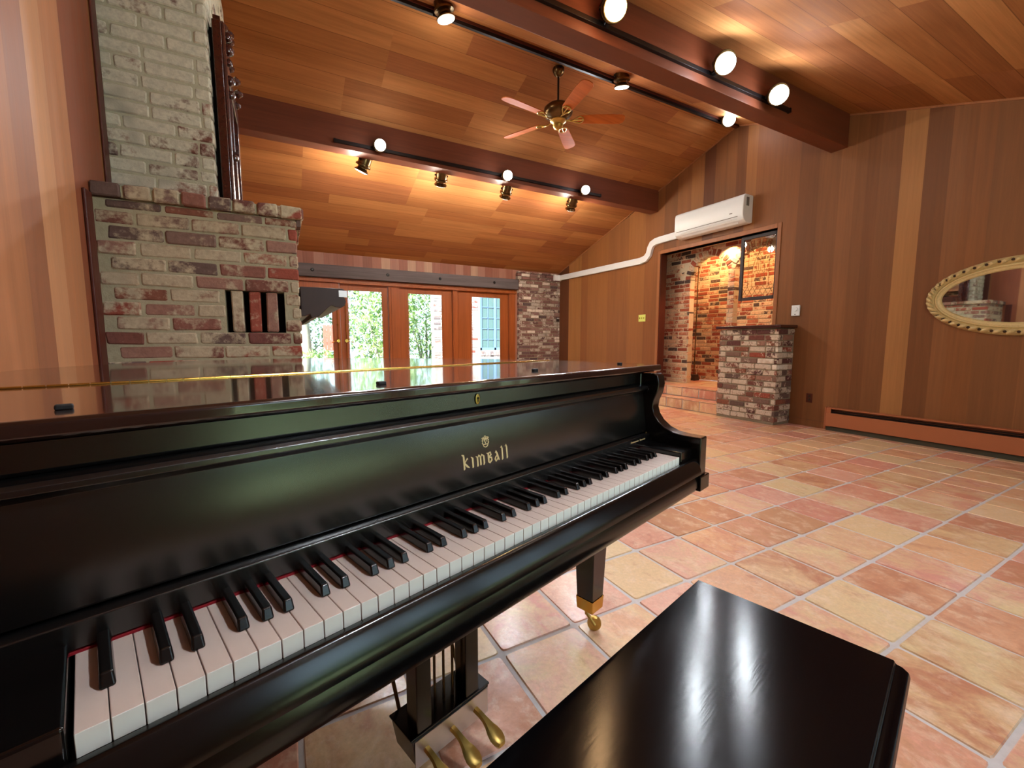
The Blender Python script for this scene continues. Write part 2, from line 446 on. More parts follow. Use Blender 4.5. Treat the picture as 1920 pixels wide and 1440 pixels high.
def leafmat(name, cols):
    m, nt, b = newmat(name); t = NT(nt)
    isl = t.n('ShaderNodeNewGeometry').outputs['Random Per Island']
    t.l(t.ramp(isl, [(i/len(cols), c) for i, c in enumerate(cols)], 'CONSTANT'), b.inputs['Base Color'])
    b.inputs['Roughness'].default_value = 0.5
    tl = t.n('ShaderNodeBsdfTranslucent'); mx = t.n('ShaderNodeMixShader'); mx.inputs[0].default_value = .45
    t.l(b.inputs['Base Color'].links[0].from_socket, tl.inputs[0])
    t.l(b.outputs[0], mx.inputs[1]); t.l(tl.outputs[0], mx.inputs[2]); t.l(mx.outputs[0], nt.nodes['Material Output'].inputs[0])
    return m
M['leaf'] = leafmat('bright_leaves', [sc(124,156,84), sc(148,176,108), sc(92,124,66), sc(170,188,124), sc(112,140,86), sc(186,194,152)])
M['leaf2'] = leafmat('grey_green_leaves', [sc(112,138,106), sc(136,158,126), sc(84,108,86), sc(156,172,140), sc(72,92,74)])

# ------------------------------------------------------------------ room numbers
XR, XL, YF, YN = 5.76, -0.74, 8.33, -0.90
RIDGE_Y, RIDGE_Z, SL = 3.99, 4.055, 0.333
def zc(y): return RIDGE_Z - SL*abs(y-RIDGE_Y)
OP0, OP1, OPZ = 3.345, 5.29, 2.525      # opening in the right wall

# floor: hand-made tiles, each an island of the one floor mesh
fl = MB()
fl.box(XL-0.1, YN-0.1, -0.10, XR+0.14, YF+0.12, -0.004, 1)
px, py, x00, y00 = 0.3105, 0.3125, 0.616, 0.58
for i in range(-5, 18):
    for j in range(-5, 26):
        x0 = x00+i*px; y0 = y00+j*py; x1 = x0+px; y1 = y0+py
        x0 = max(x0, XL-0.02); x1 = min(x1, XR+0.02); y0 = max(y0, YN-0.02); y1 = min(y1, YF+0.05)
        if x1-x0 < 0.03 or y1-y0 < 0.03: continue
        g = 0.0065
        J = lambda a=0.0028: random.uniform(-a, a)
        cs = [(x0+g+J(), y0+g+J()), (x1-g+J(), y0+g+J()), (x1-g+J(), y1-g+J()), (x0+g+J(), y1-g+J())]
        # rounded corners
        out = []
        for k in range(4):
            p = Vector(cs[k]); a = Vector(cs[k-1]); c = Vector(cs[(k+1) % 4])
            out += [p+(a-p).normalized()*0.014, p+((a-p).normalized()+(c-p).normalized())*0.0035, p+(c-p).normalized()*0.014]
        cx = (x0+x1)/2; cy = (y0+y1)/2; zt = J(0.0008); tl = [J(0.001) for _ in range(2)]
        top = [(cx+(q[0]-cx)*0.975, cy+(q[1]-cy)*0.975, zt+tl[0]*(q[0]-cx)*6+tl[1]*(q[1]-cy)*6) for q in out]
        bot = [(q[0], q[1], -0.005) for q in out]
        n = len(out)
        fl.add(top+bot, [tuple(range(n))]+[(k, n+k, n+(k+1) % n, (k+1) % n) for k in range(n)], 0)
struct(fl.build('floor', [M['tile'], M['grout']]), 'terracotta tile floor with grey grout')

# right wall
def yz(t0):  # map (y,z) with x extruded
    return lambda p, t: (t, p[0], p[1])
wr = MB()
wr.prism([(OP1,0),(YF+.14,0),(YF+.14,zc(YF+.14)),(OP1,zc(OP1))], yz(0), XR, XR+.14)
wr.prism([(OP0,OPZ),(OP1,OPZ),(OP1,zc(OP1)),(RIDGE_Y,RIDGE_Z),(OP0,zc(OP0))], yz(0), XR, XR+.14)
wr.prism([(YN-.14,0),(OP0,0),(OP0,zc(OP0)),(YN-.14,zc(YN-.14))], yz(0), XR, XR+.14)
struct(wr.build('wall_right', M['wall_r']), 'gable wall of vertical redwood boards')
wl = MB()
wl.prism([(YN-.14,0),(YF+.14,0),(YF+.14,zc(YF+.14)),(RIDGE_Y,RIDGE_Z),(YN-.14,zc(YN-.14))], yz(0), XL-.14, XL)
struct(wl.build('wall_left', M['wall_l']), 'redwood board wall beside the brick chimney')
# far wall with door opening
DX0, DX1, DZ = 0.12, 4.62, 2.17
wf = MB()
wf.box(XL-.14, YF, 0, DX0, YF+.14, 2.62).box(DX1, YF, 0, XR+.14, YF+.14, 2.62).box(DX0, YF, DZ, DX1, YF+.14, 2.62)
struct(wf.build('wall_far', M['wall_f']), 'board wall above the garden doors')
# near wall behind the camera with three windows
M['wall_n'] = wood_boards('dark_boards_behind', 0, 2, pitch=0.165, cols=[sc(110,66,44), sc(118,72,50), sc(98,58,38)]*2, rough=0.6, off=0.9)
wn_ = MB()
NWX = [(0.74, 1.92), (2.04, 3.22), (3.36, 4.30)]
z0, z1 = 0.12, 2.22
edges = [XL-.14] + [e for w in NWX for e in w] + [XR+.14]
for k in range(0, len(edges), 2): wn_.box(edges[k], YN-.14, 0, edges[k+1], YN, 2.44)
for a, b in NWX: wn_.box(a, YN-.14, 0, b, YN, z0).box(a, YN-.14, z1, b, YN, 2.44)
struct(wn_.build('wall_near', M['wall_n']), 'board wall behind the camera')
for k, (a, b) in enumerate(NWX):
    f = MB()
    for bx in ((a,z0,a+.06,z1),(b-.06,z0,b,z1),(a+.06,z0,b-.06,z0+.07),(a+.06,z1-.07,b-.06,z1),((a+b)/2-.03,z0+.07,(a+b)/2+.03,z1-.07)):
        f.box(bx[0], YN-.10, bx[1], bx[2], YN-.03, bx[3])
    o = struct(f.build('window_%d' % (k+1), M['door'], bevel=0.004))
    MB().box(a+.06, YN-.07, z0+.07, b-.06, YN-.064, z1-.07).build('glass_pane', M['glass'], o)

# ceiling: two slopes
ce = MB()
xz = lambda p, t: (t, p[0], p[1])
yfa, yna = YF+.2, YN-1.5  # near slope runs on past the wall as an added eave blocking sun
ce.prism([(RIDGE_Y, RIDGE_Z), (yfa, zc(yfa)), (yfa, zc(yfa)+.1), (RIDGE_Y, RIDGE_Z+.1)], xz, XL-.15, XR+.2)
ce.prism([(RIDGE_Y, RIDGE_Z), (RIDGE_Y, RIDGE_Z+.1), (yna, zc(yna)+.1), (yna, zc(yna))], xz, XL-.15, XR+.2)
struct(ce.build('ceiling', M['ceil']), 'vaulted redwood board ceiling')
# small moulding where the right wall meets the slopes
for k, (ya, yb) in enumerate(((RIDGE_Y, YF), (YN, RIDGE_Y))):
    pa, pb = zc(ya), zc(yb)
    t_ = MB(); t_.prism([(ya, pa), (yb, pb), (yb, pb-.018), (ya, pa-.018)], xz, XR-.014, XR)
    struct(t_.build('trim_%d' % (k+1), M['trim']))
rb = MB(); rb.box(XL, RIDGE_Y-.03, RIDGE_Z-.035, XR, RIDGE_Y+.03, RIDGE_Z-.005)
struct(rb.build('trim_3', M['trim_dark']), 'dark batten along the ridge')

# beams
def beam(y0, y1, zb, label):
    b = MB(); yy = [(y0, zb), (y1, zb), (y1, zc(y1)+.01), (y0, zc(y0)+.01)]
    b.prism(yy, xz, XL, XR)
    o = b.build('ceiling_beam', M['beam'], bevel=0.004)
    tag(o, label, 'beam', 'redwood purlin beams')
beam(2.62, 2.79, 3.243, 'big redwood beam nearer the camera, on the near side of the ridge')
beam(5.38, 5.55, 3.243, 'redwood beam on the far slope, beyond the ceiling fan')

# ------------------------------------------------------------------ brickwork
def brick(mb, O, U, Nn, u0, u1, z0, z1, dep, ch=0.006, m=0, j=0.0025, rot=None):
    """one chamfered brick; O origin, U along wall, Nn outward normal"""
    jj = lambda: random.uniform(-j, j)
    off = random.uniform(-0.004, 0.004)
    Z = Vector((0, 0, 1))
    q = [(u0+jj(), z0+jj()), (u1+jj(), z0+jj()), (u1+jj(), z1+jj()), (u0+jj(), z1+jj())]
    if rot:
        (cu, cz), a = rot
        q = [(cu+(p[0]-cu)*math.cos(a)-(p[1]-cz)*math.sin(a), cz+(p[0]-cu)*math.sin(a)+(p[1]-cz)*math.cos(a)) for p in q]
    cu = sum(p[0] for p in q)/4; cz = sum(p[1] for p in q)/4
    P = lambda u, z, n: O + U*u + Z*z + Nn*n
    vs = []
    # octagon-ish outline so that the worn corners read as rounded
    out = []
    for k in range(4):
        a = Vector(q[k-1]); p = Vector(q[k]); c = Vector(q[(k+1) % 4])
        r = random.uniform(0.003, 0.008)
        out += [p+(a-p).normalized()*r, p+(c-p).normalized()*r]
    n = 8
    fr = []
    for p in out:
        d = Vector((cu, cz))-p; d2 = Vector((math.copysign(min(abs(d.x), ch), d.x), math.copysign(min(abs(d.y), ch), d.y)))
        fr.append(p+d2)
    vs = [P(p[0], p[1], off) for p in fr] + [P(p[0], p[1], off-ch) for p in out] + [P(p[0], p[1], -dep) for p in out]
    fs = [tuple(range(n))] + [(k, (k+1) % n, n+(k+1) % n, n+k) for k in range(n)] + [(n+k, n+(k+1) % n, 2*n+(k+1) % n, 2*n+k) for k in range(n)]
    mb.add(vs, fs, m)
def wallbricks(mb, O, U, Nn, W_, z0, z1, L=0.205, pitch=0.072, mt=0.014, dep=0.03, skip=None, shift=0.0, j=0.0025, m=0):
    O = Vector(O); U = Vector(U); Nn = Vector(Nn)
    k = 0; z = z0
    while z < z1-0.01:
        h = min(pitch, z1-z)
        st = -(L+mt)*(0.5 if k % 2 else 0.0) - shift + random.uniform(-0.02, 0.02)
        u = st
        while u < W_:
            l = L*(random.choice([1,1,1,1,0.5]) if random.random() < 0.5 else 1)
            a = max(u, 0.002); b = min(u+l, W_-0.002)
            if b-a > 0.03 and not (skip and skip((a+b)/2, z+h/2, a, b)):
                brick(mb, O, U, Nn, a, b, z+mt/2, z+h-mt/2, dep, j=j, m=m)
            u += l+mt
        z += pitch; k += 1

# chimney: lower body, upper stack, header course, vent bricks
CY, CXR = 2.74, 0.113
chim = thing('brick_chimney', 'limewashed brick chimney and fireplace with narrower upper stack, at the left wall behind the piano', 'chimney', (0,0,0))
core = MB(); s0 = 0.0065
hx0, hx1, hz0, hz1 = -0.246, 0.034, 1.112, 1.338
yb = 4.75
core.box(XL, CY+s0, 0, hx0, yb, 1.74).box(hx1, CY+s0, 0, CXR-s0, yb, 1.74)
core.box(hx0, CY+s0, 0, hx1, yb, hz0).box(hx0, CY+s0, hz1, hx1, yb, 1.74).box(hx0, CY+0.12, hz0, hx1, yb, hz1)
core.build('mortar_core', M['mort_lo'], chim)
MB().box(hx0, CY+0.11, hz0, hx1, CY+0.125, hz1).build('vent_cavity', M['black_gap'], chim)
lb = MB()
sk = lambda u, z, a, b: hz0-0.02 < z < hz1+0.02 and not (b < hx0-XL+0.004 or a > hx1-XL-0.004)
random.seed(3)
O_ = Vector((XL, CY, 0)); Uv = Vector((1,0,0)); Nv = Vector((0,-1,0))
z = 1.332-0.072*18; k = 0
while z < 1.72:
    h = min(0.072, 1.742-z)
    mid = z+h/2
    segs = [(0, CXR-XL)]
    if hz0 < mid < hz1: segs = [(0, hx0-XL), (hx1-XL, CXR-XL)]
    for (sa, sb) in segs:
        u = -0.109*(k % 2) - 0.06
        while u < sb:
            l = 0.205
            a = max(u, sa+0.003); b = min(u+l, sb-0.002)
            if b-a > 0.035 and z+h > 0.02: brick(lb, O_, Uv, Nv, a, b, max(z,0)+0.0055, z+h-0.0055, 0.03, j=0.003)
            u += l+0.012
    z += 0.072; k += 1
for a, b in ((-0.219,-0.163), (-0.137,-0.083), (-0.057,-0.001)):
    brick(lb, O_, Uv, Nv, a-XL, b-XL, hz0+0.004, hz1-0.004, 0.11, j=0.002)
# +X face with the fireplace opening
fo = lambda u, z, a, b: 0.62 < u < 1.55 and z < 0.95
wallbricks(lb, (CXR, CY, 0), (0,1,0), (1,0,0), yb-CY, 0.036, 1.74, skip=fo, j=0.004)
lb.build('lower_brickwork', M['brick_lo'], chim)
MB().box(CXR-0.006, CY+0.62, 0.02, CXR+0.001, CY+1.55, 0.93).build('firebox_shade', M['black_gap'], chim)  # flat black sheet painted as the shaded fireplace opening
hd = MB()
hx = [-0.744, -0.625, -0.513, -0.402, -0.293, -0.185, -0.078, 0.030, 0.147]
hxp = [168, 229, 287, 341, 393, 443, 489, 532, 567]
for a, b in zip(hx[:-1], hx[1:]):
    brick(hd, Vector((0, CY-0.028, 0)), Uv, Nv, a+0.006, b-0.006, 1.742, 1.806, 0.30, j=0.003)
wallbricks(hd, (0.147, CY-0.02, 0), (0,1,0), (1,0,0), yb-CY, 1.742, 1.81, L=0.10, pitch=0.066, dep=0.2)
hd.build('header_course', M['brick_lo'], chim)
MB().box(XL, CY-0.012, 1.745, 0.135, yb, 1.797).build('ledge_mortar', M['mort_lo'], chim)
UY, UX = 3.03, -0.275
MB().box(XL, UY+s0, 1.80, UX-s0, 4.5, zc(UY)+0.02).build('upper_mortar', M['mort_up'], chim)
ub = MB()
wallbricks(ub, (XL, UY, 0), (1,0,0), (0,-1,0), UX-XL, 1.806, zc(UY)-0.01, L=0.218, pitch=0.0735, mt=0.011, j=0.003, shift=0.05)
wallbricks(ub, (UX, UY, 0), (0,1,0), (1,0,0), 1.4, 1.806, zc(UY)-0.01, L=0.218, pitch=0.0735, mt=0.011, j=0.003)
ub.build('upper_brickwork', M['brick_up'], chim)
# bottom corbel under header at right end
MB().box(0.114, CY+0.002, 1.706, 0.134, CY+0.09, 1.745).build('corbel_brick', M['brick_lo'], chim)

# mantel shelf on the fireplace front, seen end-on
mt = thing('mantel_shelf', 'dark wooden mantel shelf with scalloped ends on the front of the fireplace, seen end-on', 'mantel', (CXR+0.012, 3.0, 1.25))
pr = [(0,0.155),(0.245,0.155),(0.262,0.148),(0.268,0.135),(0.262,0.12),(0.245,0.112),(0.262,0.095),(0.268,0.07),(0.26,0.045),(0.235,0.03),(0.2,0.034),(0.18,0.045),(0.16,0.03),(0.13,0.0),(0.10,-0.03),(0.06,-0.04),(0.05,-0.015),(0.02,-0.03),(0,-0.03)]
MB().prism(pr, lambda p, t: (p[0], t, p[1]), 0.0, 1.5).build('shelf_beam', M['mantel'], mt, bevel=0.004)
MB().box(0.225, -0.004, 0.10, 0.275, 0.03, 0.142).build('metal_strap', M['steel'], mt)

# carved wooden mirror frame on the ledge, leaning on the upper stack
cf = thing('carved_mirror_frame', 'tall carved mahogany mirror frame standing on the chimney ledge, seen edge-on', 'mirror', (UX+0.02, 3.10, 1.81))
fr = MB()
fr.box(0.0, 0, 0, 0.045, 0.14, 1.08).box(0.0, 1.06, 0, 0.045, 1.2, 1.08).box(0.0, 0.14, 0, 0.045, 1.06, 0.12).box(0.0, 0.14, 0.96, 0.045, 1.06, 1.08)
fr.build('frame_body', M['carved'], cf, bevel=0.006)
mo = MB()
for y in (0.02, 0.05): mo.tube([(0.050, y, 0.0), (0.050, y, 1.08)], 0.012)
mo.tube([(0.062, 0.085, 0.02), (0.066, 0.085, 0.35)], [0.022, 0.014]).tube([(0.062, 0.085, 0.4), (0.062, 0.085, 0.7)], 0.012)
for zz, r in ((0.03,0.024),(0.10,0.02),(0.36,0.022),(0.72,0.026),(0.80,0.03),(0.90,0.022),(0.97,0.034),(1.04,0.028)):
    mo.lathe([(0.004,-r),(r*0.8,-r*0.6),(r,0),(r*0.8,r*0.6),(0.004,r)], Matrix.Translation((0.068, 0.08, zz)), 10)
mo.build('carved_moulding', M['carved'], cf, smooth=True)
cr = MB()
for i in range(9):
    a = i/8*PI
    cr.lathe([(0.004,-0.03),(0.028,-0.01),(0.03,0.01),(0.004,0.035)], Matrix.Translation((0.045+0.025*math.sin(a*3), 0.1+i*0.12, 1.10+0.09*math.sin(a))), 8)
cr.box(0.005, 0.05, 1.08, 0.04, 1.15, 1.13)
cr.build('crest', M['carved'], cf, smooth=True)
MB().box(0.01, 0.14, 0.12, 0.018, 1.06, 0.96).build('mirror_glass', M['mirror'], cf)
MB().box(-0.018, 0.04, 0.01, 0.0, 1.16, 1.05).build('backing', M['black_gap'], cf)

# wood trims beside the chimney
t_ = MB(); t_.box(XL, CY-0.115, 0, XL+0.014, CY-0.032, 1.745)
struct(t_.build('trim_4', M['trim_dark'], bevel=0.006), 'dark vertical strip beside the lower chimney')
t_ = MB(); t_.box(XL, UY-0.075, 1.81, XL+0.010, UY-0.002, zc(UY))
struct(t_.build('trim_5', M['trim_dark'], bevel=0.004), 'dark vertical strip beside the upper stack')

# ------------------------------------------------------------------ far wall: garden doors, lintel, brick pier
def leaf(n, x0, g0, g1, x1, zt=2.10, gz0=0.28, gz1=1.98, y=YF+0.03, hand=None):
    f = MB()
    f.box(x0, y, 0.01, g0, y+.05, zt).box(g1, y, 0.01, x1, y+.05, zt).box(g0, y, 0.01, g1, y+.05, gz0).box(g0, y, gz1, g1, y+.05, zt)
    for a, b in ((g0, g0+.014), (g1-.014, g1)): f.box(a, y-.004, gz0, b, y+.0, gz1)
    o = struct(f.build('door_%d' % n, M['door'], bevel=0.005), 'wood framed glass garden door')
    MB().box(g0, y+.022, gz0, g1, y+.028, gz1).build('glass_pane', M['glass'], o)
    if hand:
        h = MB(); xx = hand
        h.tube([(xx, y-.02, 0.25), (xx, y-.02, 1.95)], 0.007)
        for zz in (0.3, 0.7, 1.35, 1.9): h.lathe([(0.016,-.012),(0.016,.012)], Matrix.Translation((xx, y-.016, zz)), 10)
        h.lathe([(0.03,-.014),(0.034,0),(0.03,.014)], Matrix.Translation((xx, y-.04, 1.06)) @ Matrix.Rotation(PI/2, 4, 'X'), 14)
        h.tube([(xx, y-.05, 1.06), (xx+(-.12 if hand < 1 else .12), y-.05, 1.03)], 0.008)
        h.build('door_handle', M['brass'], o, smooth=True)
leaf(1, 0.14, 0.25, 0.86, 0.985, hand=0.935)
leaf(2, 0.99, 1.12, 1.745, 1.845, hand=1.075)
leaf(3, 2.06, 2.23, 2.936, 3.14)
leaf(4, 3.27, 3.579, 4.27, 4.45)
po = MB()
for a, b in ((1.85, 2.055), (3.145, 3.262), (4.455, 4.615), (0.12, 0.138)): po.box(a, YF-.015, 0, b, YF+.12, 2.10)
for x in (1.86, 1.90, 3.16, 3.25, 4.47): po.box(x, YF-.028, 0, x+.016, YF-.015, 2.10)
struct(po.build('trim_6', M['door'], bevel=0.004), 'posts between the garden doors')
hdm = MB(); hdm.box(0.12, YF-.02, 2.10, 4.62, YF+.12, 2.172).box(1.0, YF-.05, 2.085, 4.62, YF-.02, 2.115)
struct(hdm.build('trim_7', M['door'], bevel=0.005), 'wooden head of the garden doors')
li = thing('lintel_beam', 'weathered grey timber beam with round bolt heads above the garden doors', 'beam', (0, YF-0.06, 2.175))
MB().box(0.0, -0.05, 0, 4.64, 0.055, 0.215).build('timber', M['lintel'], li, bevel=0.012)
for x in (0.55, 1.83, 2.85, 4.05):
    MB().lathe([(0.026,-.01),(0.03,0),(0.02,.012)], Matrix.Translation((x, -0.055, 0.11)) @ Matrix.Rotation(PI/2, 4, 'X'), 12).build('bolt_head', M['metal_dark'], li, smooth=True)
bp = thing('brick_column', 'brick column in the far corner, right of the garden doors', 'column', (0,0,0))
MB().box(4.67, YF-0.07, 0, XR, YF, 2.53).build('mortar_core', M['mort_pier'], bp)
cb = MB()
wallbricks(cb, (4.66, YF-0.078, 0), (1,0,0), (0,-1,0), XR-4.66, 0.0, 2.40, L=0.2, pitch=0.068, mt=0.01)
wallbricks(cb, (4.66, YF-0.0, 0), (0,-1,0), (-1,0,0), 0.078, 0.0, 2.40, L=0.2, pitch=0.068, mt=0.01)
wallbricks(cb, (4.62, YF-0.095, 0), (1,0,0), (0,-1,0), XR-4.62, 2.40, 2.58, L=0.2, pitch=0.068, mt=0.01, dep=0.09)
cb.build('brickwork', M['brick_far'], bp)
o = MB().box(5.66, YF-0.094, 1.50, 5.74, YF-0.078, 1.60, 0).box(5.67, YF-0.098, 1.565, 5.69, YF-0.094, 1.585, 1).box(5.71, YF-0.098, 1.565, 5.73, YF-0.094, 1.585, 1).build('wall_socket', [M['brown'], M['white']])
tag(o, 'small dark socket with two pale spots on the far brick column', 'socket')

# ------------------------------------------------------------------ right wall opening: casing, steps, pier, arcade
cs = MB()
cs.box(XR-.012, OP1, 0, XR+.15, OP1+.05, OPZ+.06).box(XR-.012, OP0-.05, 0, XR+.15, OP0, OPZ+.06).box(XR-.012, OP0, OPZ, XR+.15, OP1, OPZ+.06)
struct(cs.build('trim_8', M['trim'], bevel=0.005), 'wooden casing around the opening in the right wall')
cs = MB(); cs.box(XR+.001, OP1-.012, .33, XR+.145, OP1-.001, OPZ)
struct(cs.build('trim_9', M['trim_dark'], bevel=0.003), 'dark inner jamb of the opening')

def tiled_step(x0, x1, ztop, hgt, label, sh):
    m_ = MB(); m_.box(x0+.012, 3.86, 0.0, x1, OP1+.25 if x1 < XR+.01 else OP1, ztop-.008, 1)
    y = 3.865-sh
    while y < OP1:
        a, b = max(y, 3.865)+.005, min(y+.30, OP1)-.005
        if b-a > .03:
            m_.box(x0, a, ztop-hgt+.008, x0+.02, b, ztop-.022, 0)
            m_.box(x0-.008, a, ztop-.016, min(x0+.30, x1-.002), b, ztop, 0)
            if x1-x0 > .32: m_.box(x0+.302, a, ztop-.016, x1-.002, b, ztop, 0)
        y += .31
    o = m_.build('tiled_step', [M['tile'], M['grout']], bevel=0.003)
    tag(o, label, 'step', 'terracotta steps up to the brick passage')
tiled_step(5.455, 5.66, 0.17, 0.17, 'lower terracotta step between piano and brick half wall', 0.0)
tiled_step(5.66, 6.15, 0.33, 0.16, 'upper terracotta step below the brick arch', 0.13)

pier = thing('brick_half_wall', 'waist-high brick half wall with dark red wooden top beside the opening', 'half wall', (0,0,0))
PX, PY0, PY1 = 5.41, 3.05, 3.86
MB().box(PX+.008, PY0+.008, 0, XR, PY1-.008, 1.215).box(XR, OP0+.002, .0, 5.96, PY1-.008, 1.215).build('mortar_core', M['mort_pier'], pier)
pb = MB()
random.seed(5)
wallbricks(pb, (PX, PY1, 0), (0,-1,0), (-1,0,0), PY1-PY0, 0.03, 1.215, L=0.205, pitch=0.074, mt=0.012, dep=0.03, j=0.005)
wallbricks(pb, (PX, PY0, 0), (1,0,0), (0,-1,0), XR-PX, 0.03, 1.215, L=0.205, pitch=0.074, mt=0.012, dep=0.03, shift=0.1, j=0.005)
wallbricks(pb, (5.96, PY1, 0), (-1,0,0), (0,1,0), 5.96-PX, 0.03, 1.215, L=0.2, pitch=0.0695, mt=0.012, dep=0.03, shift=0.1, j=0.004)
pb.build('brickwork', M['brick_pier'], pier)
MB().box(PX-.035, PY0-.03, 1.222, XR-.001, PY1+.04, 1.262).box(XR-.001, OP0+.003, 1.222, 5.97, PY1+.04, 1.262).build('wooden_top', M['slab'], pier, bevel=0.008)

# arcade wall
AX = 6.15
def archwall(mb, x, y_hi, y_lo, z0, z1, arches, dep=0.12):
    """faces -X; u runs from y_hi downwards"""
    O = Vector((x, y_hi, 0)); U = Vector((0,-1,0)); N_ = Vector((-1,0,0))
    def skip(u, z, a, b):
        for (c, hw, sp) in arches:
            if z < sp and a < c+hw-.01 and b > c-hw+.01: return True
            if z >= sp:
                for uu in (a+.02, b-.02, u):
                    if (uu-c)**2+(z-sp)**2 < (hw+.115)**2: return True
        return False
    pitch, mt_, L = 0.068, 0.014, 0.195
    z = z0; k = 0
    W_ = y_hi-y_lo
    while z < z1-.02:
        u = -(L+mt_)*0.5*(k % 2)-random.uniform(0,.03)
        while u < W_:
            a = max(u, 0.002); b = min(u+L, W_-.002)
            for (c, hw, sp) in arches:
                if z < sp:
                    if a < c-hw < b: b = c-hw
                    if a < c+hw < b: a = c+hw
            if b-a > .03 and not skip((a+b)/2, z+pitch/2, a, b):
                brick(mb, O, U, N_, a, b, z+mt_/2, z+pitch-mt_/2, dep, j=0.004)
            u += L+mt_
        z += pitch; k += 1
    for (c, hw, sp) in arches:
        n = 15
        for i in range(n):
            a = PI*(i+.5)/n
            cu, cz = c+(hw+.055)*math.cos(a), sp+(hw+.055)*math.sin(a)
            if cz+0.06 > z1+.1: continue
            brick(mb, O, U, N_, cu-.05, cu+.05, cz-.03, cz+.03, dep, j=0.003, rot=((cu, cz), a))
random.seed(11)
aw = MB()
yh = 5.60
ARC = [(yh-4.64, .346, 2.08), (yh-3.84, .346, 2.08)]
archwall(aw, AX, yh, 2.6, 0.332, 2.72, ARC)
# mortar sheet behind, with the arch holes: strips
def archmortar(mb, x0, x1, y_hi, y_lo, z0, z1, arches, m=1):
    ys = [0.0]
    W_ = y_hi-y_lo
    for (c, hw, sp) in arches:
        for i in range(13): ys.append(c-hw+2*hw*i/12)
    ys.append(W_); ys = sorted(set(ys))
    for a, b in zip(ys[:-1], ys[1:]):
        mid = (a+b)/2; zb = z0; 
        for (c, hw, sp) in arches:
            if abs(mid-c) < hw: zb = sp+math.sqrt(max(hw*hw-(mid-c)**2, 0))
        if zb < z1-.01: mb.box(x0, y_hi-b, zb, x1, y_hi-a, z1, m)
archmortar(aw, AX+.008, AX+.115, yh, 2.6, .332, 2.72, ARC)
struct(aw.build('wall_arcade', [M['brick_arch'], M['mort_arch']]), 'brick arcade wall beyond the opening')
wp = MB()
wp.box(6.958, 2.6, .33, 7.05, 5.95, 2.72, 1)
wallbricks(wp, (6.95, 5.95, 0), (0,-1,0), (-1,0,0), 3.35, 0.332, 2.72, L=0.195, pitch=0.068, mt=0.014, j=0.004)
wp.box(6.27, 5.958, .33, 7.0, 6.05, 2.72, 1)
wallbricks(wp, (6.27, 5.95, 0), (1,0,0), (0,-1,0), 0.69, 0.332, 2.72, L=0.195, pitch=0.068, mt=0.014, j=0.004)
struct(wp.build('wall_passage', [M['brick_arch'], M['mort_arch']]), 'brick wall of the passage behind the arches')
mi = MB()
mi.box(5.90, 2.4, 2.72, 7.1, 6.05, 2.8).box(6.02, 2.4, 0, 7.1, 2.6, 2.8)
mi.box(5.90, 5.6, 0, 6.27, 5.70, 2.8).box(5.90, 2.6, 2.6, 6.15, 5.6, 2.72)
struct(mi.build('wall_passage_end', M['trim']))
pf = MB(); pf.box(5.97, 2.6, .2, 7.0, 5.96, .322, 1)
y = 2.6
while y < 5.95:
    for xx in (6.15, 6.45, 6.75):
        pf.box(xx+.005, y+.005, .318, min(xx+.295, 6.948), min(y+.295, 5.945), .33, 0)
    y += .3
struct(pf.build('floor_passage', [M['tile'], M['grout']]), 'terracotta floor of the passage')
pole = thing('floor_pole', 'slim dark pole on a square base inside the brick passage', 'pole', (6.72, 5.28, .331))
MB().frustum((0,0,0),(.07,.07),(0,0,.11),(.055,.055)).build('base', M['brown'], pole, bevel=.006)
MB().tube([(0,0,.11),(0,0,2.05)], .009).lathe([(.02,0),(.03,.02),(.012,.05)], Matrix.Translation((0,0,2.03)), 12).build('rod', M['bronze'], pole, smooth=True)

# warm lamp of the passage: a ceiling fixture with its own light
def passage_lamp(x, y, z, e, label, r=.06, col=(1.0, .62, .28)):
    t = thing('ceiling_lamp', label, 'lamp', (x, y, z), group='warm passage lamps')
    MB().lathe([(.05,0),(.06,-.015),(.055,-.02)], None, 16).build('canopy', M['brass'], t, smooth=True)
    MB().lathe([(.02,-.02),(.05,-.04),(.06,-.07),(.045,-.105),(.01,-.118)], None, 16).build('lamp_shade', emis('warm_globe', (1.0,.6,.25,1), 14), t, smooth=True)
    li_ = bpy.data.lights.new('bulb', 'POINT'); li_.energy = e; li_.color = col; li_.shadow_soft_size = r
    lo = bpy.data.objects.new('bulb', li_); C.objects.link(lo); lo.parent = t; lo.location = (0,0,-.16)
passage_lamp(6.46, 4.90, 2.715, 30, 'warm globe lamp on the passage ceiling behind the first arch')
passage_lamp(6.46, 3.70, 2.715, 26, 'warm globe lamp on the passage ceiling behind the second arch')
# recessed warm light in the head of the opening washing the arcade wall
rl = thing('recessed_downlight', 'small warm downlight in the head of the opening', 'lamp', (6.02, 4.25, 2.599))
MB().lathe([(.045,0),(.045,-.006),(.03,-.006)], None, 16).build('ring', M['brass'], rl, smooth=True)
MB().lathe([(.028,-.001),(.028,-.004)], None, 16).build('lens', M['lens_o'], rl)
ls = bpy.data.lights.new('bulb', 'SPOT'); ls.energy = 55; ls.color = (1.0,.46,.22); ls.spot_size = 2.0; ls.spot_blend = .3; ls.shadow_soft_size = .02
lo = bpy.data.objects.new('bulb', ls); C.objects.link(lo); lo.parent = rl; lo.location = (0,0,-.02)

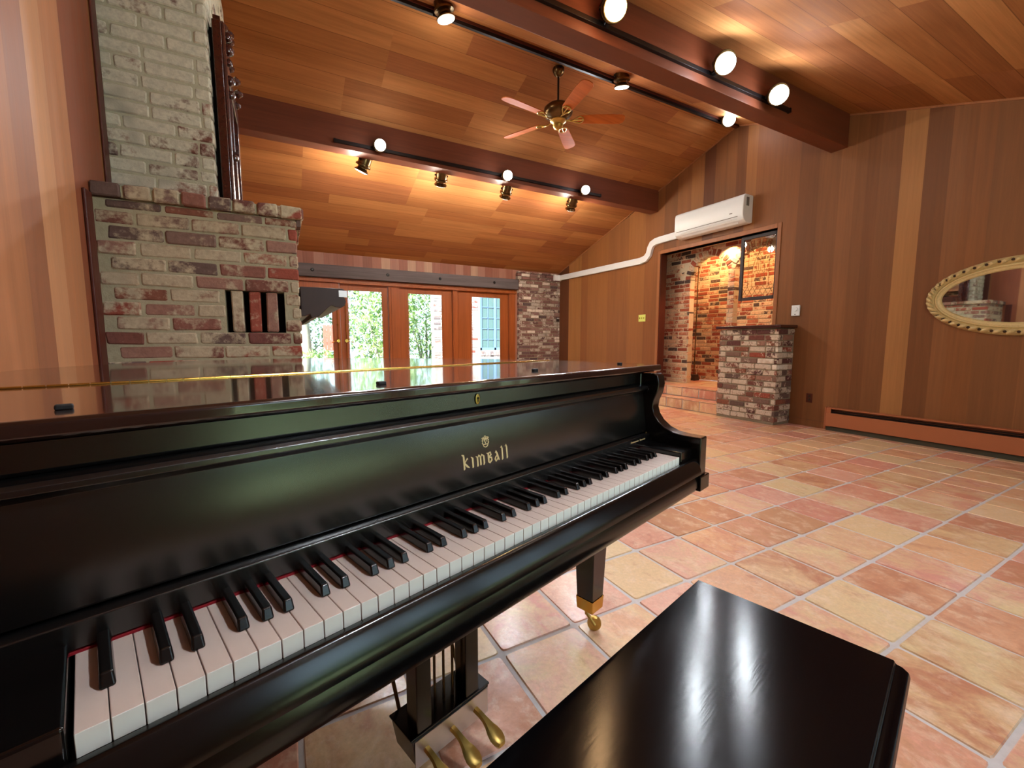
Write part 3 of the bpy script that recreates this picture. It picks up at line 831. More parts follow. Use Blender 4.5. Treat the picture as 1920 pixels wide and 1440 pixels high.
# hanging leaded glass panel
gp = thing('leaded_glass_panel', 'dark framed leaded glass panel hanging in the opening above the half wall', 'glass panel', (5.82, 0, 0))
g0, g1, gz0, gz1, fw = 3.352, 3.885, 1.628, 2.515, .045
f = MB()
f.box(0, g0, gz0, .03, g0+fw, gz1).box(0, g1-fw, gz0, .03, g1, gz1).box(0, g0+fw, gz0, .03, g1-fw, gz0+fw).box(0, g0+fw, gz1-fw, .03, g1-fw, gz1)
f.build('frame', M['frame_dk'], gp, bevel=.004)
MB().box(.013, g0+fw, gz0+fw, .017, g1-fw, gz1-fw).build('glass_pane', M['glass_bevel'], gp)
ld = MB(); iy0, iy1, iz0, iz1 = g0+fw, g1-fw, gz0+fw, gz1-fw
WY, HZ = iy1-iy0, iz1-iz0
def LP(u, v): return (.012, iy1-u*WY, iz0+v*HZ)     # u from the left as seen from the room
def line(pts, r=.0028): ld.tube([LP(*p) for p in pts], r, 5)
line([(.17,.18),(.17,.9)]); line([(.83,.18),(.83,.9)]); line([(0,.18),(1,.18)]); line([(0,.44),(1,.44)]); line([(.17,.9),(.83,.9)])
line([(0,1),(.17,.9)]); line([(1,1),(.83,.9)]); line([(0,.62),(.17,.62)]); line([(.83,.62),(1,.62)])
for i in range(6):
    a = i/6; b = (i+1)/6
    line([(a,.02),(b,.18)]); line([(a,.18),(b,.02)])
for i in range(5): line([(.17+.132*i,.18),(.17+.132*i,.38)])
for i in range(4):
    a = .17+.165*i
    line([(a,.38),(a+.04,.43),(a+.0825,.45),(a+.125,.43),(a+.165,.38)])
for s_ in (-1, 1):
    line([(.5,.74),(.5+s_*.10,.66),(.5+s_*.17,.55),(.5+s_*.19,.44)])
    line([(.5,.74),(.5+s_*.06,.80),(.5+s_*.14,.86),(.5+s_*.24,.87),(.5+s_*.22,.80),(.5+s_*.12,.75),(.5,.74)])
    line([(.5,.74),(.5+s_*.14,.74),(.5+s_*.26,.70),(.5+s_*.33,.74)])
    line([(.5,.66),(.5+s_*.06,.58),(.5+s_*.07,.50),(.5+s_*.05,.44)])
    line([(.5,.74),(.5+s_*.04,.84),(.5,.9)])
line([(.5,.74),(.5,.9)]); line([(.5,.66),(.5,.44)]); line([(.17,.56),(.31,.56)]); line([(.69,.56),(.83,.56)])
ld.build('lead_came', M['lead'], gp)
for y_ in (g0+.05, g1-.05): MB().tube([(.015, y_, gz1), (.015, y_, OPZ)], .003, 6).build('hanger_wire', M['metal_dark'], gp)

# ------------------------------------------------------------------ things on the right wall
ac = thing('air_conditioner', 'white wall-mounted split air conditioner above the opening', 'air conditioner', (XR, 0, 0))
poly = [(0,2.67),(0,3.03),(-.17,3.03),(-.20,3.01),(-.21,2.97),(-.21,2.76),(-.19,2.70),(-.13,2.662),(-.04,2.655)]
MB().prism(poly, lambda p, t: (p[0], t, p[1]), 3.70, 4.84).build('body', M['white'], ac, bevel=.012, seg=3)
MB().box(-.2115, 3.78, 2.745, -.2085, 4.80, 2.752).build('panel_seam', M['white_g'], ac)
MB().prism([(-.198,2.724),(-.14,2.668),(-.135,2.672),(-.196,2.73)], lambda p, t: (p[0]-.004, t, p[1]-.004), 3.80, 4.74).build('air_louvre', M['white'], ac, bevel=.002)
MB().box(-.15, 3.693, 2.88, -.10, 3.7, 2.99).build('side_grille', M['white_g'], ac)
MB().box(-.214, 3.86, 2.80, -.209, 3.90, 2.812).build('indicator', M['white_g'], ac)

lh = thing('pipe_cover', 'white plastic pipe cover running along the wall to the air conditioner', 'pipe cover', (XR, 0, 0))
def cover(pts, w=.056, d=.055):
    m_ = MB(); P3 = [Vector((0, a, b)) for a, b in pts]; L_ = []
    for i, p in enumerate(P3):
        d0 = (P3[i]-P3[i-1]).normalized() if i else None
        d1 = (P3[i+1]-P3[i]).normalized() if i < len(P3)-1 else None
        dd = ((d0 or d1)+(d1 or d0)).normalized()
        nrm = Vector((0, -dd.z, dd.y)); k_ = 1/max(.5, nrm.dot(Vector((0, -(d1 or d0).z, (d1 or d0).y))))
        L_.append((p+nrm*w*k_, p-nrm*w*k_))
    n_ = len(L_); vs = []
    for a, b in L_: vs += [a, b, a+Vector((-d,0,0)), b+Vector((-d,0,0))]
    fs = []
    for i in range(n_-1):
        o_ = 4*i; q_ = 4*(i+1)
        fs += [(o_+2,q_+2,q_+3,o_+3), (o_,q_,q_+2,o_+2), (o_+1,o_+3,q_+3,q_+1), (o_,o_+1,q_+1,q_)]
    fs += [(0,2,3,1), (4*n_-4,4*n_-3,4*n_-1,4*n_-2)]
    m_.add(vs, fs); return m_
path = [(8.24,2.493),(5.72,2.478),(5.60,2.50),(5.53,2.56),(5.51,2.62),(5.50,2.66),(5.46,2.72),(5.38,2.748),(5.28,2.755),(4.84,2.762)]
cover(path).build('duct', M['white'], lh, bevel=.006)
MB().box(-.17, 8.196, 2.43, 0, 8.235, 2.555).box(-.20, 8.186, 2.425, -.17, 8.240, 2.56).build('end_cap', M['white'], lh, bevel=.005)

sp_ = thing('light_switch', 'yellow triple switch plate on the wall left of the opening', 'switch', (XR, 5.67, 1.467))
MB().box(-.008, -.082, -.062, 0, .082, .062).build('cover_plate', M['yellow'], sp_, bevel=.003)
for k in (-.048, 0, .048):
    MB().box(-.02, k-.006, -.014, -.007, k+.006, .014).build('toggle', M['yellow_d'], sp_)
th = thing('thermostat', 'white thermostat with round dial on the wall right of the opening', 'thermostat', (XR, 3.054, 1.444))
MB().box(-.022, -.048, -.066, 0, .048, .066).build('body', M['white'], th, bevel=.004)
MB().lathe([(.028,0),(.026,.012)], Matrix.Translation((-.022,0,.018)) @ Matrix.Rotation(-PI/2, 4, 'Y'), 20).build('dial', M['white'], th, smooth=True)
MB().box(-.0235, -.008, -.052, -.022, .008, -.044).build('lever', M['white_g'], th)
ou = thing('wall_outlet', 'dark brown outlet low on the wall right of the half wall', 'outlet', (XR, 2.83, .355))
MB().box(-.006, -.035, -.057, 0, .035, .057).build('cover_plate', M['trim_dark'], ou, bevel=.002)
for k in (-.022, .022): MB().lathe([(.015,0),(.014,.004)], Matrix.Translation((-.006,0,k)) @ Matrix.Rotation(-PI/2, 4, 'Y'), 12).build('socket', M['brown'], ou)

ht = thing('baseboard_heater', 'long terracotta coloured baseboard heater along the right wall', 'heater', (XR, 0, 0))
HY0, HY1 = -.5, 2.60
MB().box(-.012, HY0, .03, 0, HY1, .272).box(-.075, HY0, .262, -.0, HY1, .274).build('back_panel', M['heater'], ht, bevel=.002)
MB().box(-.082, HY0, .055, -.07, HY1, .212).build('front_panel', M['heater'], ht, bevel=.003)
MB().box(-.085, HY1, .02, 0, HY1+.012, .276).box(-.078, HY1-.05, .05, -.066, HY1+.001, .262).build('end_cap', M['heater'], ht, bevel=.002)
MB().box(-.085, HY0-.012, .02, 0, HY0, .276).build('end_cap', M['heater'], ht, bevel=.002)
MB().box(-.066, HY0, .215, -.012, HY1, .222).box(-.05, HY0, .235, -.014, HY1, .24).build('fin', M['metal_dark'], ht)
MB().box(-.06, HY0, 0.001, -.02, HY1, .05).build('gap_shade_strip', M['gap_shade'], ht)  # dark strip standing in for the shaded gap under the heater
bbd = MB(); bbd.box(XR-.014, HY1+.015, 0, XR, PY0-.004, .085)
struct(bbd.build('baseboard_right', M['wall_r'], bevel=.003))

# oval mirror
om = thing('oval_mirror', 'oval mirror in a gilded twisted-ribbon frame on the right wall', 'mirror', (XR, 1.17, 1.465))
def ell(a, b, n=96): return [(math.cos(2*PI*i/n)*a, math.sin(2*PI*i/n)*b) for i in range(n)]
A_, B_ = .645, .352
def ring(mb, off0, off1, x0, x1, xm, m=0, n=96):
    prof = [(off0, 0), (off0, x0), ((off0*2+off1)/3, xm), ((off0+off1*2)/3, xm), (off1, x1), (off1, 0)]
    vs = []; k = len(prof)
    for i in range(n):
        a = 2*PI*i/n
        for o_, x in prof: vs.append((-x, math.cos(a)*(A_-o_), math.sin(a)*(B_-o_)))
    fs = []
    for i in range(n):
        j = (i+1) % n
        for q in range(k-1): fs.append((i*k+q, j*k+q, j*k+q+1, i*k+q+1))
    mb.add(vs, fs, m)
r_ = MB(); ring(r_, 0, .062, .012, .02, .038)
nb = 46
for i in range(nb):
    a = 2*PI*i/nb
    c = Vector((-.036, math.cos(a)*(A_-.032), math.sin(a)*(B_-.032)))
    tgt = Vector((0, -math.sin(a)*A_, math.cos(a)*B_)).normalized(); nn = Vector((0, tgt.z, -tgt.y))
    dd = (tgt*.8+nn*.6).normalized()
    r_.tube([c-dd*.036, c-dd*.018+Vector((-.010,0,0)), c+Vector((-.014,0,0)), c+dd*.018+Vector((-.010,0,0)), c+dd*.036], [.006,.014,.017,.014,.006], 8)
r_.build('outer_frame', M['gold'], om, smooth=True)
h0 = MB().lathe([(.001,-.004),(.0125,0),(.001,.008)], Matrix.Rotation(-PI/2, 4, 'Y'), 8).build('hole_shade_bead', M['gold_dk'], om)  # solid dark beads imitate the shade of pierced holes
for i in range(nb):
    a = 2*PI*(i+.5)/nb
    h_ = h0 if i == 0 else h0.copy()
    if i: C.objects.link(h_)
    h_.parent = om; h_.location = (-.0425, math.cos(a)*(A_-.032), math.sin(a)*(B_-.032))
r2_ = MB(); ring(r2_, .060, .090, .022, .024, .032); ring(r2_, .088, .118, .026, .010, .022)
r2_.build('inner_frame', M['gold'], om, smooth=True)
e_ = ell(A_-.105, B_-.105)
MB().add([(-.011, p[0], p[1]) for p in e_], [tuple(range(len(e_)))]).add([(-.006, p[0], p[1]) for p in e_], [tuple(range(len(e_)))]).build('mirror_glass', M['mirror'], om)

# ------------------------------------------------------------------ tracks and spot lamps
def rail(y, z, x0, x1, label, dz=.035, dy=.03):
    t = thing('track_rail', label, 'track', ((x0+x1)/2, y, z), group='lighting tracks')
    h = (x1-x0)/2
    MB().box(-h, -dy/2, -dz/2, h, dy/2, dz/2).build('rail', M['metal_dark'], t, bevel=.002)
    MB().box(-h-.02, -dy/2-.003, -dz/2-.003, -h, dy/2+.003, dz/2+.003).build('end_cap', M['metal_dark'], t)
    MB().box(h, -dy/2-.003, -dz/2-.003, h+.02, dy/2+.003, dz/2+.003).build('end_cap', M['metal_dark'], t)
rail(5.365, 3.305, .66, 4.47, 'black lighting track on the near face of the far beam')
rail(5.565, 3.275, .70, 4.40, 'black lighting track on the far face of the far beam')
rail(2.605, 3.335, .30, 4.54, 'black lighting track on the near face of the big beam')
rail(3.985, 4.005, .20, 5.45, 'black lighting track along the ridge', dz=.03)

def spot(lens, aim, mount, lensmat, energy, col, label, size=.078, spotsize=1.9, body=True):
    lens = Vector(lens); d = Vector(aim).normalized(); mount = Vector(mount)
    t = thing('spot_lamp', label, 'spotlight', mount, group='bronze spotlights on the tracks')
    rel = lens-mount
    q = (-d).to_track_quat('Z', 'Y').to_matrix().to_4x4()
    Mx = Matrix.Translation(rel) @ q           # local +Z points backwards from the lens
    r = size
    MB().lathe([(r*1.06,-.004),(r*1.08,.006),(r*.92,.02),(r*.72,.035),(r*.72,.05),(r*1.12,.056),(r*1.16,.068),(r*1.12,.08),(r*.98,.086),(r*.98,.17),(r*.9,.19),(r*.3,.198)], Mx, 20).build('housing', M['bronze'], t, smooth=True)
    MB().lathe([(r*.98,-.007),(r*.6,-.014),(r*.1,-.016)], Mx, 20).build('lens', lensmat, t, smooth=True)
    kn = Mx @ Vector((0, 0, .13))
    b = MB(); b.tube([kn, (kn*.35), (0,0,0)], .010, 8)
    b.lathe([(.012,-r*1.15),(.012,r*1.15)], Matrix.Translation(Mx @ Vector((0, 0, .12))) @ q @ Matrix.Rotation(PI/2, 4, 'Y'), 8)
    b.box(-.05, -.0015, -.018, .05, .0015, .018)
    b.build('swivel_arm', M['metal_dark'], t)
    if energy:
        L_ = bpy.data.lights.new('bulb', 'SPOT'); L_.energy = energy*.45; L_.color = col; L_.spot_size = spotsize; L_.spot_blend = .8; L_.shadow_soft_size = .05
        lo = bpy.data.objects.new('bulb', L_); C.objects.link(lo); lo.parent = t
        lo.matrix_local = Matrix.Translation(rel+d*.03) @ q
        G_ = bpy.data.lights.new('bulb_glow', 'POINT'); G_.energy = energy*((.30 if mount.y > 5 else .03) if lensmat is M['lens_dim'] else (.05 if mount.y < 3.5 else .04)); G_.color = col; G_.shadow_soft_size = .06
        lo = bpy.data.objects.new('bulb_glow', G_); C.objects.link(lo); lo.parent = t; lo.location = rel+d*.09
    return t
WH = (.86, .93, 1.0); WM = (1.0, .9, .76); OR = (1.0, .6, .3)
spot((1.116,5.20,3.289), (-.1,-1,-.35), (1.12,5.35,3.30), M['lens_w'], 95, WH, 'lit white spotlight at the left end of the far beam track', size=.062)
spot((2.766,5.20,3.249), (-.35,-1,-.35), (2.77,5.35,3.30), M['lens_w'], 95, WH, 'lit white spotlight on the far beam track, below and left of the fan', size=.062)
spot((4.066,5.20,3.275), (-.55,-1,-.35), (4.07,5.35,3.30), M['lens_w'], 95, WH, 'lit white spotlight at the right end of the far beam track', size=.062)
spot((.98,5.68,3.14), (-.35,.40,-1), (1.0,5.58,3.27), M['lens_dim'], 110, WM, 'bronze spotlight behind the far beam, leftmost, tilted down')
spot((2.00,5.69,3.15), (.1,.75,-1), (2.0,5.58,3.27), M['lens_dim'], 110, WM, 'bronze spotlight behind the far beam, second from the left')
spot((2.98,5.69,3.14), (.1,.8,-1), (2.98,5.58,3.27), M['lens_dim'], 110, WM, 'bronze spotlight behind the far beam, third from the left')
spot((4.15,5.69,3.14), (.2,.8,-1), (4.15,5.58,3.27), M['lens_dim'], 110, WM, 'bronze spotlight behind the far beam, rightmost')
spot((2.155,2.46,3.363), (-.35,-.75,-.55), (2.16,2.59,3.335), M['lens_o'], 60, OR, 'lit orange spotlight on the big beam track')
spot((3.324,2.44,3.331), (-.62,-.6,-.6), (3.35,2.59,3.335), M['lens_w'], 130, WH, 'lit white spotlight on the big beam track, second from its right end')
spot((4.086,2.44,3.285), (-.7,-.55,-.5), (4.12,2.59,3.335), M['lens_w'], 130, WH, 'lit white spotlight at the right end of the big beam track')
spot((.95,2.44,3.30), (-.2,-.4,-1), (.97,2.59,3.335), M['lens_w'], 90, WH, 'added unseen white spotlight at the left end of the big beam track')  # lamp added out of view to light the room
spot((1.43,3.85,3.90), (.28,.05,-1), (1.40,3.97,3.99), M['lens_dim'], 110, WM, 'lit bronze spotlight at the left end of the ridge track')
spot((3.50,3.86,3.89), (.18,.2,-1), (3.50,3.97,3.99), M['lens_dim'], 110, WM, 'bronze spotlight on the ridge track right of the fan, lens just glowing')
spot((5.36,3.84,3.97), (-.7,-.75,-.5), (5.40,3.97,3.99), M['lens_w'], 110, WH, 'lit white spotlight at the right end of the ridge track')

# added, unseen track and fill lamps behind the camera, aimed at the piano, the chimney and the right wall
rail(-.30, zc(-.30)-.03, .6, 4.2, 'added unseen black lighting track on the near slope above the windows behind the camera')
spot((1.10,-.28,2.46), (-.75,.75,-1.35), (1.12,-.30,2.577), M['lens_w'], 150, WH, 'added white fill spotlight behind the camera aimed at the keyboard', spotsize=1.5)
spot((1.70,-.26,2.48), (-1.95,2.9,-.2), (1.70,-.30,2.577), M['lens_w'], 190, WH, 'added white fill spotlight behind the camera aimed at the chimney', spotsize=1.3)
spot((2.60,-.26,2.47), (2.6,2.1,-.9), (2.60,-.30,2.577), M['lens_w'], 115, WM, 'added white fill spotlight behind the camera aimed at the right wall', spotsize=1.9)

# ------------------------------------------------------------------ ceiling fan
fan = thing('ceiling_fan', 'five-blade ceiling fan with reddish wooden blades and antique brass fittings', 'ceiling fan', (2.812, 4.105, 3.5))
fz = zc(4.105)-3.5
MB().lathe([(.062,fz),(.066,fz-.02),(.05,fz-.06),(.022,fz-.085),(.012,fz-.09)], None, 20).build('canopy', M['bronze'], fan, smooth=True)
MB().lathe([(.011,fz-.08),(.011,.13)], None, 10).build('rod', M['metal_dark'], fan, smooth=True)
MB().lathe([(.02,.165),(.06,.155),(.125,.13),(.155,.10),(.16,.06),(.15,.035),(.12,.01),(.10,0.0),(.085,-.02)], None, 28).build('motor_housing', M['bronze'], fan, smooth=True)
MB().lathe([(.085,-.018),(.09,-.03),(.06,-.045),(.05,-.06),(.058,-.075),(.045,-.10),(.02,-.115),(.006,-.125)], None, 20).build('hub_cap', M['brass_old'], fan, smooth=True)
for k in range(5):
    a = math.radians(187+72*k)
    R = Matrix.Rotation(a, 4, 'Z') @ Matrix.Rotation(math.radians(-13), 4, 'X')
    out = [(.22,-.048),(.26,-.06),(.60,-.072),(.69,-.068),(.725,-.045),(.735,0),(.725,.045),(.69,.068),(.60,.072),(.26,.06),(.22,.048)]
    bl = MB().prism(out, lambda p, t: R @ Vector((p[0], p[1], t)), -.012, -.004).build('blade', M['fanwood'], fan, bevel=.002)
    br_ = MB()
    br_.tube([R @ Vector(p) for p in ((.09,0,-.02),(.14,.0,-.03),(.17,.012,-.026),(.20,.035,-.018),(.24,.045,-.016),(.27,.03,-.016),(.28,0,-.016))], .007, 8)
    br_.tube([R @ Vector(p) for p in ((.14,.0,-.03),(.17,-.012,-.026),(.20,-.035,-.018),(.24,-.045,-.016),(.27,-.03,-.016),(.28,0,-.016))], .007, 8)
    br_.tube([R @ Vector(p) for p in ((.14,0,-.03),(.20,0,-.02),(.28,0,-.016))], .006, 8)
    br_.build('blade_bracket', M['brass_old'], bl, smooth=True)

# ------------------------------------------------------------------ piano (local x = along the keys, y = towards the tail)
P = thing('grand_piano', 'black baby grand piano with closed lid, keyboard towards the camera', 'piano', (-.173, .471, 0), math.radians(16.69))
WK = 1.225/52
cu_, cv_ = .6125, 0
# outline of the rim (u, v)
def rim(off, v0):
    r = [(1.345+off, v0), (1.345+off, .50), (1.335+off, .60), (1.30+off, .72), (1.22+off, .88), (1.10+off, 1.05), (.98+off, 1.22), (.88+off, 1.34), (.78+off*.7, 1.43+off*.7), (.64, 1.50+off), (.46, 1.525+off),
         (.28, 1.51+off), (.13, 1.46+off), (.02-off*.5, 1.38+off*.6), (-.07-off, 1.27), (-.11-off, 1.14), (-.12-off, 1.0), (-.12-off, v0)]
    return r
up = lambda p, t: (p[0], p[1], t)
# case: rim band (outer) and belly board
case = MB()
outer = rim(0, .14); inner = rim(-.045, .17)
n_ = len(outer)
vs = [(a, b, .625) for a, b in outer]+[(a, b, .962) for a, b in outer]+[(a, b, .962) for a, b in inner]+[(a, b, .625) for a, b in inner]
fs = []
for i in range(n_):
    j = (i+1) % n_
    if i == n_-1: continue
    fs += [(i,j,n_+j,n_+i),(n_+i,n_+j,2*n_+j,2*n_+i),(2*n_+i,2*n_+j,3*n_+j,3*n_+i),(3*n_+i,3*n_+j,j,i)]
fs += [(0,n_,2*n_,3*n_),(n_-1,4*n_-1,3*n_-1,2*n_-1)]
case.add(vs, fs)
case.build('rim', M['pno'], P, smooth=True)
MB().prism(rim(-.01, .02), up, .615, .628).build('belly_board', M['pno'], P, bevel=.003)
# arms (cheeks)
prof = [(-.03,.66),(-.03,.780),(.022,.781),(.055,.785),(.083,.796),(.106,.814),(.121,.835),(.127,.856),(.124,.877),(.113,.903),(.108,.932),(.113,.958),(.122,.965),(.30,.965),(.30,.625),(-.02,.625)]
def arm(u0, u1, b0, b1):
    a = MB().prism(prof, lambda p, t: (t, p[0], p[1]), u0, u1).build('arm', M['pno'], P, bevel=.004, seg=3)
    MB().box(b0, -.036, .618, b1, .02, .663).build('arm_block', M['pno'], a, bevel=.003)
arm(1.303, 1.350, 1.299, 1.368)
arm(-.125, -.078, -.143, -.074)
# key blocks
for a, b in ((1.2285, 1.302), (-.077, -.0035)):
    MB().box(a, -.004, .70, b, .15, .746).build('key_block', M['pno'], P, bevel=.004)
# key slip
sl = [(.0,.66),(-.003,.700),(-.0045,.710),(-.0075,.7145),(-.013,.7155),(-.0155,.7155),(-.0185,.7148),(-.0205,.713),(-.0235,.708),(-.0325,.690),(-.0355,.680),(-.036,.672),(-.031,.668),(-.025,.663),(-.0285,.650),(-.0305,.632),(-.026,.622),(.03,.622)]
MB().prism(sl, lambda p, t: (t, p[0], p[1]), -.078, 1.302).build('key_slip', M['pno'], P, smooth=True)
MB().box(-.078, .0, .622, 1.302, .16, .70).build('key_bed', M['pno'], P)
# nameboard, fallboard
nb_ = [(.134,.737),(.133,.768),(.140,.772),(.20,.772),(.20,.737)]
MB().prism(nb_, lambda p, t: (t, p[0], p[1]), -.077, 1.302).build('nameboard_strip', M['pno_fall'], P, bevel=.0015)
MB().box(-.005, .1335, .7325, 1.23, .142, .7352).build('felt_strip', M['felt'], P)
fbp = [(.146,.7755),(.1445,.779),(.159,.903),(.150,.906),(.1445,.912),(.1445,.919),(.150,.9245),(.160,.926),(.20,.926),(.20,.7755)]
fb = MB().prism(fbp, lambda p, t: (t, p[0], p[1]), -.077, 1.302).build('fallboard', M['pno_fall'], P, bevel=.0012)
tb = MB().prism([(.176,.9265),(.172,.931),(.172,.963),(.20,.963),(.20,.9265)], lambda p, t: (t, p[0], p[1]), -.077, 1.302).build('upper_rail', M['pno_fall'], P, bevel=.0012)
MB().lathe([(.0045,0),(.006,.001),(.0045,.0016)], Matrix.Translation((.605,.1705,.9475)) @ Matrix.Rotation(PI/2, 4, 'X') @ Matrix.Diagonal((1,1.9,1,1)), 16).build('keyhole', M['brass_old'], tb)
MB().lathe([(.0026,0),(.0026,.0006)], Matrix.Translation((.605,.1688,.9495)) @ Matrix.Rotation(PI/2, 4, 'X'), 12).box(.604,.1682,.942,.606,.1688,.9485).build('keyhole_slot', M['black_gap'], tb)
# lettering, drawn as strokes on the sloping fallboard
def on(u, z):           # point on the panel face
    v = .1445+(z-.779)/(.903-.779)*.0145
    return Vector((u, v-.0006, z))
dec = MB()
def stroke(pts, w):
    w0 = w if isinstance(w, (list, tuple)) else [w]*len(pts)
    pts = [Vector(p) for p in pts]; L1 = []; R1 = []
    for i, p in enumerate(pts):
        d = (pts[min(i+1, len(pts)-1)]-pts[max(i-1, 0)]).normalized(); nn = Vector((-d.y, d.x))
        L1.append(p+nn*w0[i]/2); R1.append(p-nn*w0[i]/2)
    for i in range(len(pts)-1):
        q = [L1[i], L1[i+1], R1[i+1], R1[i]]
        a = [on(x.x, x.y) for x in q]; b = [v+Vector((0,.0008,0)) for v in a]
        dec.add(a+b, [(0,1,2,3),(4,7,6,5),(0,4,5,1),(1,5,6,2),(2,6,7,3),(3,7,4,0)])
B0 = .8135; XH = .0195; AS = .0285
def lt(u0, paths, sx=1.0):
    for pts, w in paths: stroke([(u0+x*sx, B0+y) for x, y in pts], w)
w_ = .0042
lt(.548, [([(-.002,AS),(.002,AS-.002),(.0025,AS-.006),(.0025,.0),(.001,-.002)], [w_*.5,w_,w_,w_,w_*.5]),
          ([(.0035,.011),(.010,.018),(.0125,.0195)], [w_*.5,w_*.6,w_*.9]), ([(.004,.011),(.010,.004),(.0155,.0)], [w_*.7,w_,w_*.4])])
lt(.570, [([(-.001,XH+.001),(.003,XH-.002),(.003,.0),(.0015,-.002)], [w_*.4,w_,w_,w_*.5])])
lt(.583, [([(-.001,XH),(.003,XH-.003),(.003,0),(.0015,-.002)], [w_*.4,w_,w_,w_*.5]), ([(.003,XH-.005),(.007,XH+.001),(.011,XH-.003),(.011,.001),(.010,-.001)], [w_*.5,w_*.8,w_,w_,w_*.5]),
          ([(.011,XH-.005),(.015,XH+.001),(.020,XH-.003),(.0205,.002),(.0185,-.002)], [w_*.5,w_*.8,w_,w_,w_*.5])])
lt(.613, [([(-.001,XH+.001),(.003,XH-.001),(.003,.001)], [w_*.5,w_,w_]), ([(.003,XH),(.009,XH+.001),(.0105,XH-.004),(.004,.011)], [w_*.6,w_*.8,w_,w_*.6]),
          ([(.004,.011),(.0115,.009),(.012,.004),(.006,-.001),(.003,.001)], [w_*.6,w_*.9,w_,w_*.7,w_*.7])])
lt(.633, [([(.003,XH-.003),(.0055,XH+.001),(.0075,XH-.004),(.0115,.003),(.0135,.0)], [w_*.5,w_*.8,w_,w_,w_*.5]), ([(.009,.011),(.004,.0085),(.0015,.004),(.004,-.001),(.008,.002),(.0095,.006)], [w_*.5,w_*.7,w_,w_*.8,w_*.6,w_*.5])])
lt(.654, [([(-.002,AS-.004),(.001,AS-.001),(.0025,AS-.006),(.0025,.001),(.001,-.0015)], [w_*.4,w_*.8,w_,w_,w_*.5])])
lt(.668, [([(-.002,AS-.003),(.001,AS),(.0025,AS-.005),(.0025,.001),(.001,-.0015)], [w_*.4,w_*.8,w_,w_,w_*.5])])
dec.build('lettering', M['decal'], fb)
dec = MB()   # small crest above the name
w2 = .0014; cx_, cz_ = .611, .859
for k_ in (-1, 1):
    stroke([(cx_+k_*.0075,cz_+.009),(cx_+k_*.0075,cz_-.005),(cx_+k_*.005,cz_-.010),(cx_,cz_-.012)], w2*1.3)
    for q_ in (.006, .001, -.004): stroke([(cx_+k_*.0075,cz_+q_),(cx_+k_*.0100,cz_+q_+.0015)], w2)
stroke([(cx_-.0075,cz_+.0055),(cx_+.0075,cz_+.0055)], w2*1.2); stroke([(cx_-.006,cz_-.006),(cx_+.006,cz_-.006)], w2*1.2)
stroke([(cx_,cz_+.012),(cx_,cz_+.0065)], w2*2.4); stroke([(cx_-.0045,cz_+.010),(cx_-.0045,cz_+.0065)], w2*1.4); stroke([(cx_+.0045,cz_+.010),(cx_+.0045,cz_+.0065)], w2*1.4)
stroke([(cx_-.0035,cz_+.003),(cx_,cz_-.004),(cx_+.0035,cz_+.003),(cx_-.0035,cz_+.003)], w2*1.6)
dec.build('crest', M['decal'], fb)
dec = MB()   # small worn dealer mark at the treble end
on_save = on
def on(u, z): return Vector((u, .1325, z))
random.seed(2)
for word, u0 in ((7, 1.185), (5, 1.240)):
    for i in range(word):
        uu = u0+i*.0068
        stroke([(uu,.7565),(uu+.0012,.7600 if i else .7625)], .0012); stroke([(uu+.001,.7565),(uu+.0035,.7570)], .0010); stroke([(uu+.0038,.7565),(uu+.0040,.7598)], .0011)
dec.build('dealer_mark', M['decal'], fb)
MB().box(1.294, .139, .757, 1.2965, .1425, .775).build('fallboard_pin', M['brass_old'], P)

# keys
wk = MB(); wk.box(.0004, 0, .709, WK-.0004, .148, .7325); wk.m[2] = 1
M['key_front'] = plain('white_key_front', sc(232,236,228), .3, noise=.04, nscale=30)
wk0 = wk.build('white_key', [M['ivory'], M['key_front']], P, bevel=.0010, seg=2)
bkp = [(.050,.7325),(.056,.7435),(.060,.7455),(.146,.7455),(.146,.7325)]
bk = MB()
bk.add([(-.0066,.046,.7325),(.0066,.046,.7325),(.0066,.147,.7325),(-.0066,.147,.7325),(-.0052,.0515,.7475),(.0052,.0515,.7475),(.0052,.147,.7480),(-.0052,.147,.7480)],
       [(0,3,2,1),(4,5,6,7),(0,1,5,4),(1,2,6,5),(2,3,7,6),(3,0,4,7)])
bk0 = bk.build('black_key', M['ebony_key'], P, bevel=.0026, seg=3)
firstw = firstb = True
for i in range(52):
    k = wk0 if firstw else wk0.copy()
    if not firstw: C.objects.link(k)
    k.parent = P; k.location = (i*WK, 0, random.uniform(-.0004, .0002)); firstw = False
    if i < 51 and i % 7 in (0, 2, 3, 5, 6):
        off = {0: .0, 2: -.0018, 3: .0018, 5: -.0022, 6: 0}[i % 7]
        b = bk0 if firstb else bk0.copy()
        if not firstb: C.objects.link(b)
        b.parent = P; b.location = ((i+1)*WK+off, 0, 0); firstb = False

# lid: front flap, hinge, main lid
HV = .58
def lidpoly(v0, v1):
    base = [p for p in rim(.028, .02)]
    if v1 is None:
        pts = [(1.373, v0)] + [p for p in base if p[1] > v0+.005] + [(-.148, v0)]
        return pts
    return [(1.385, v0), (1.392, v0+.03), (1.379, v1), (-.148, v1), (-.165, v0+.03), (-.158, v0)]
lid = MB().prism(lidpoly(HV+.0015, None), up, .968, .990).build('main_lid', M['pno_lid'], P, bevel=.004, seg=3)
flap = MB().prism(lidpoly(.138, HV-.0015), up, .968, .990).build('front_flap', M['pno_lid'], P, bevel=.007, seg=4)
hg = MB()
i = 0; u = -.10
while u < 1.33:
    hg.tube([(u+.0008, HV, .9905), (u+.0262, HV, .9905)], .0032, 8); u += .027
hg.box(-.10, HV-.004, .9895, 1.33, HV+.004, .9912)
hg.build('lid_hinge', M['brass'], lid, smooth=True)
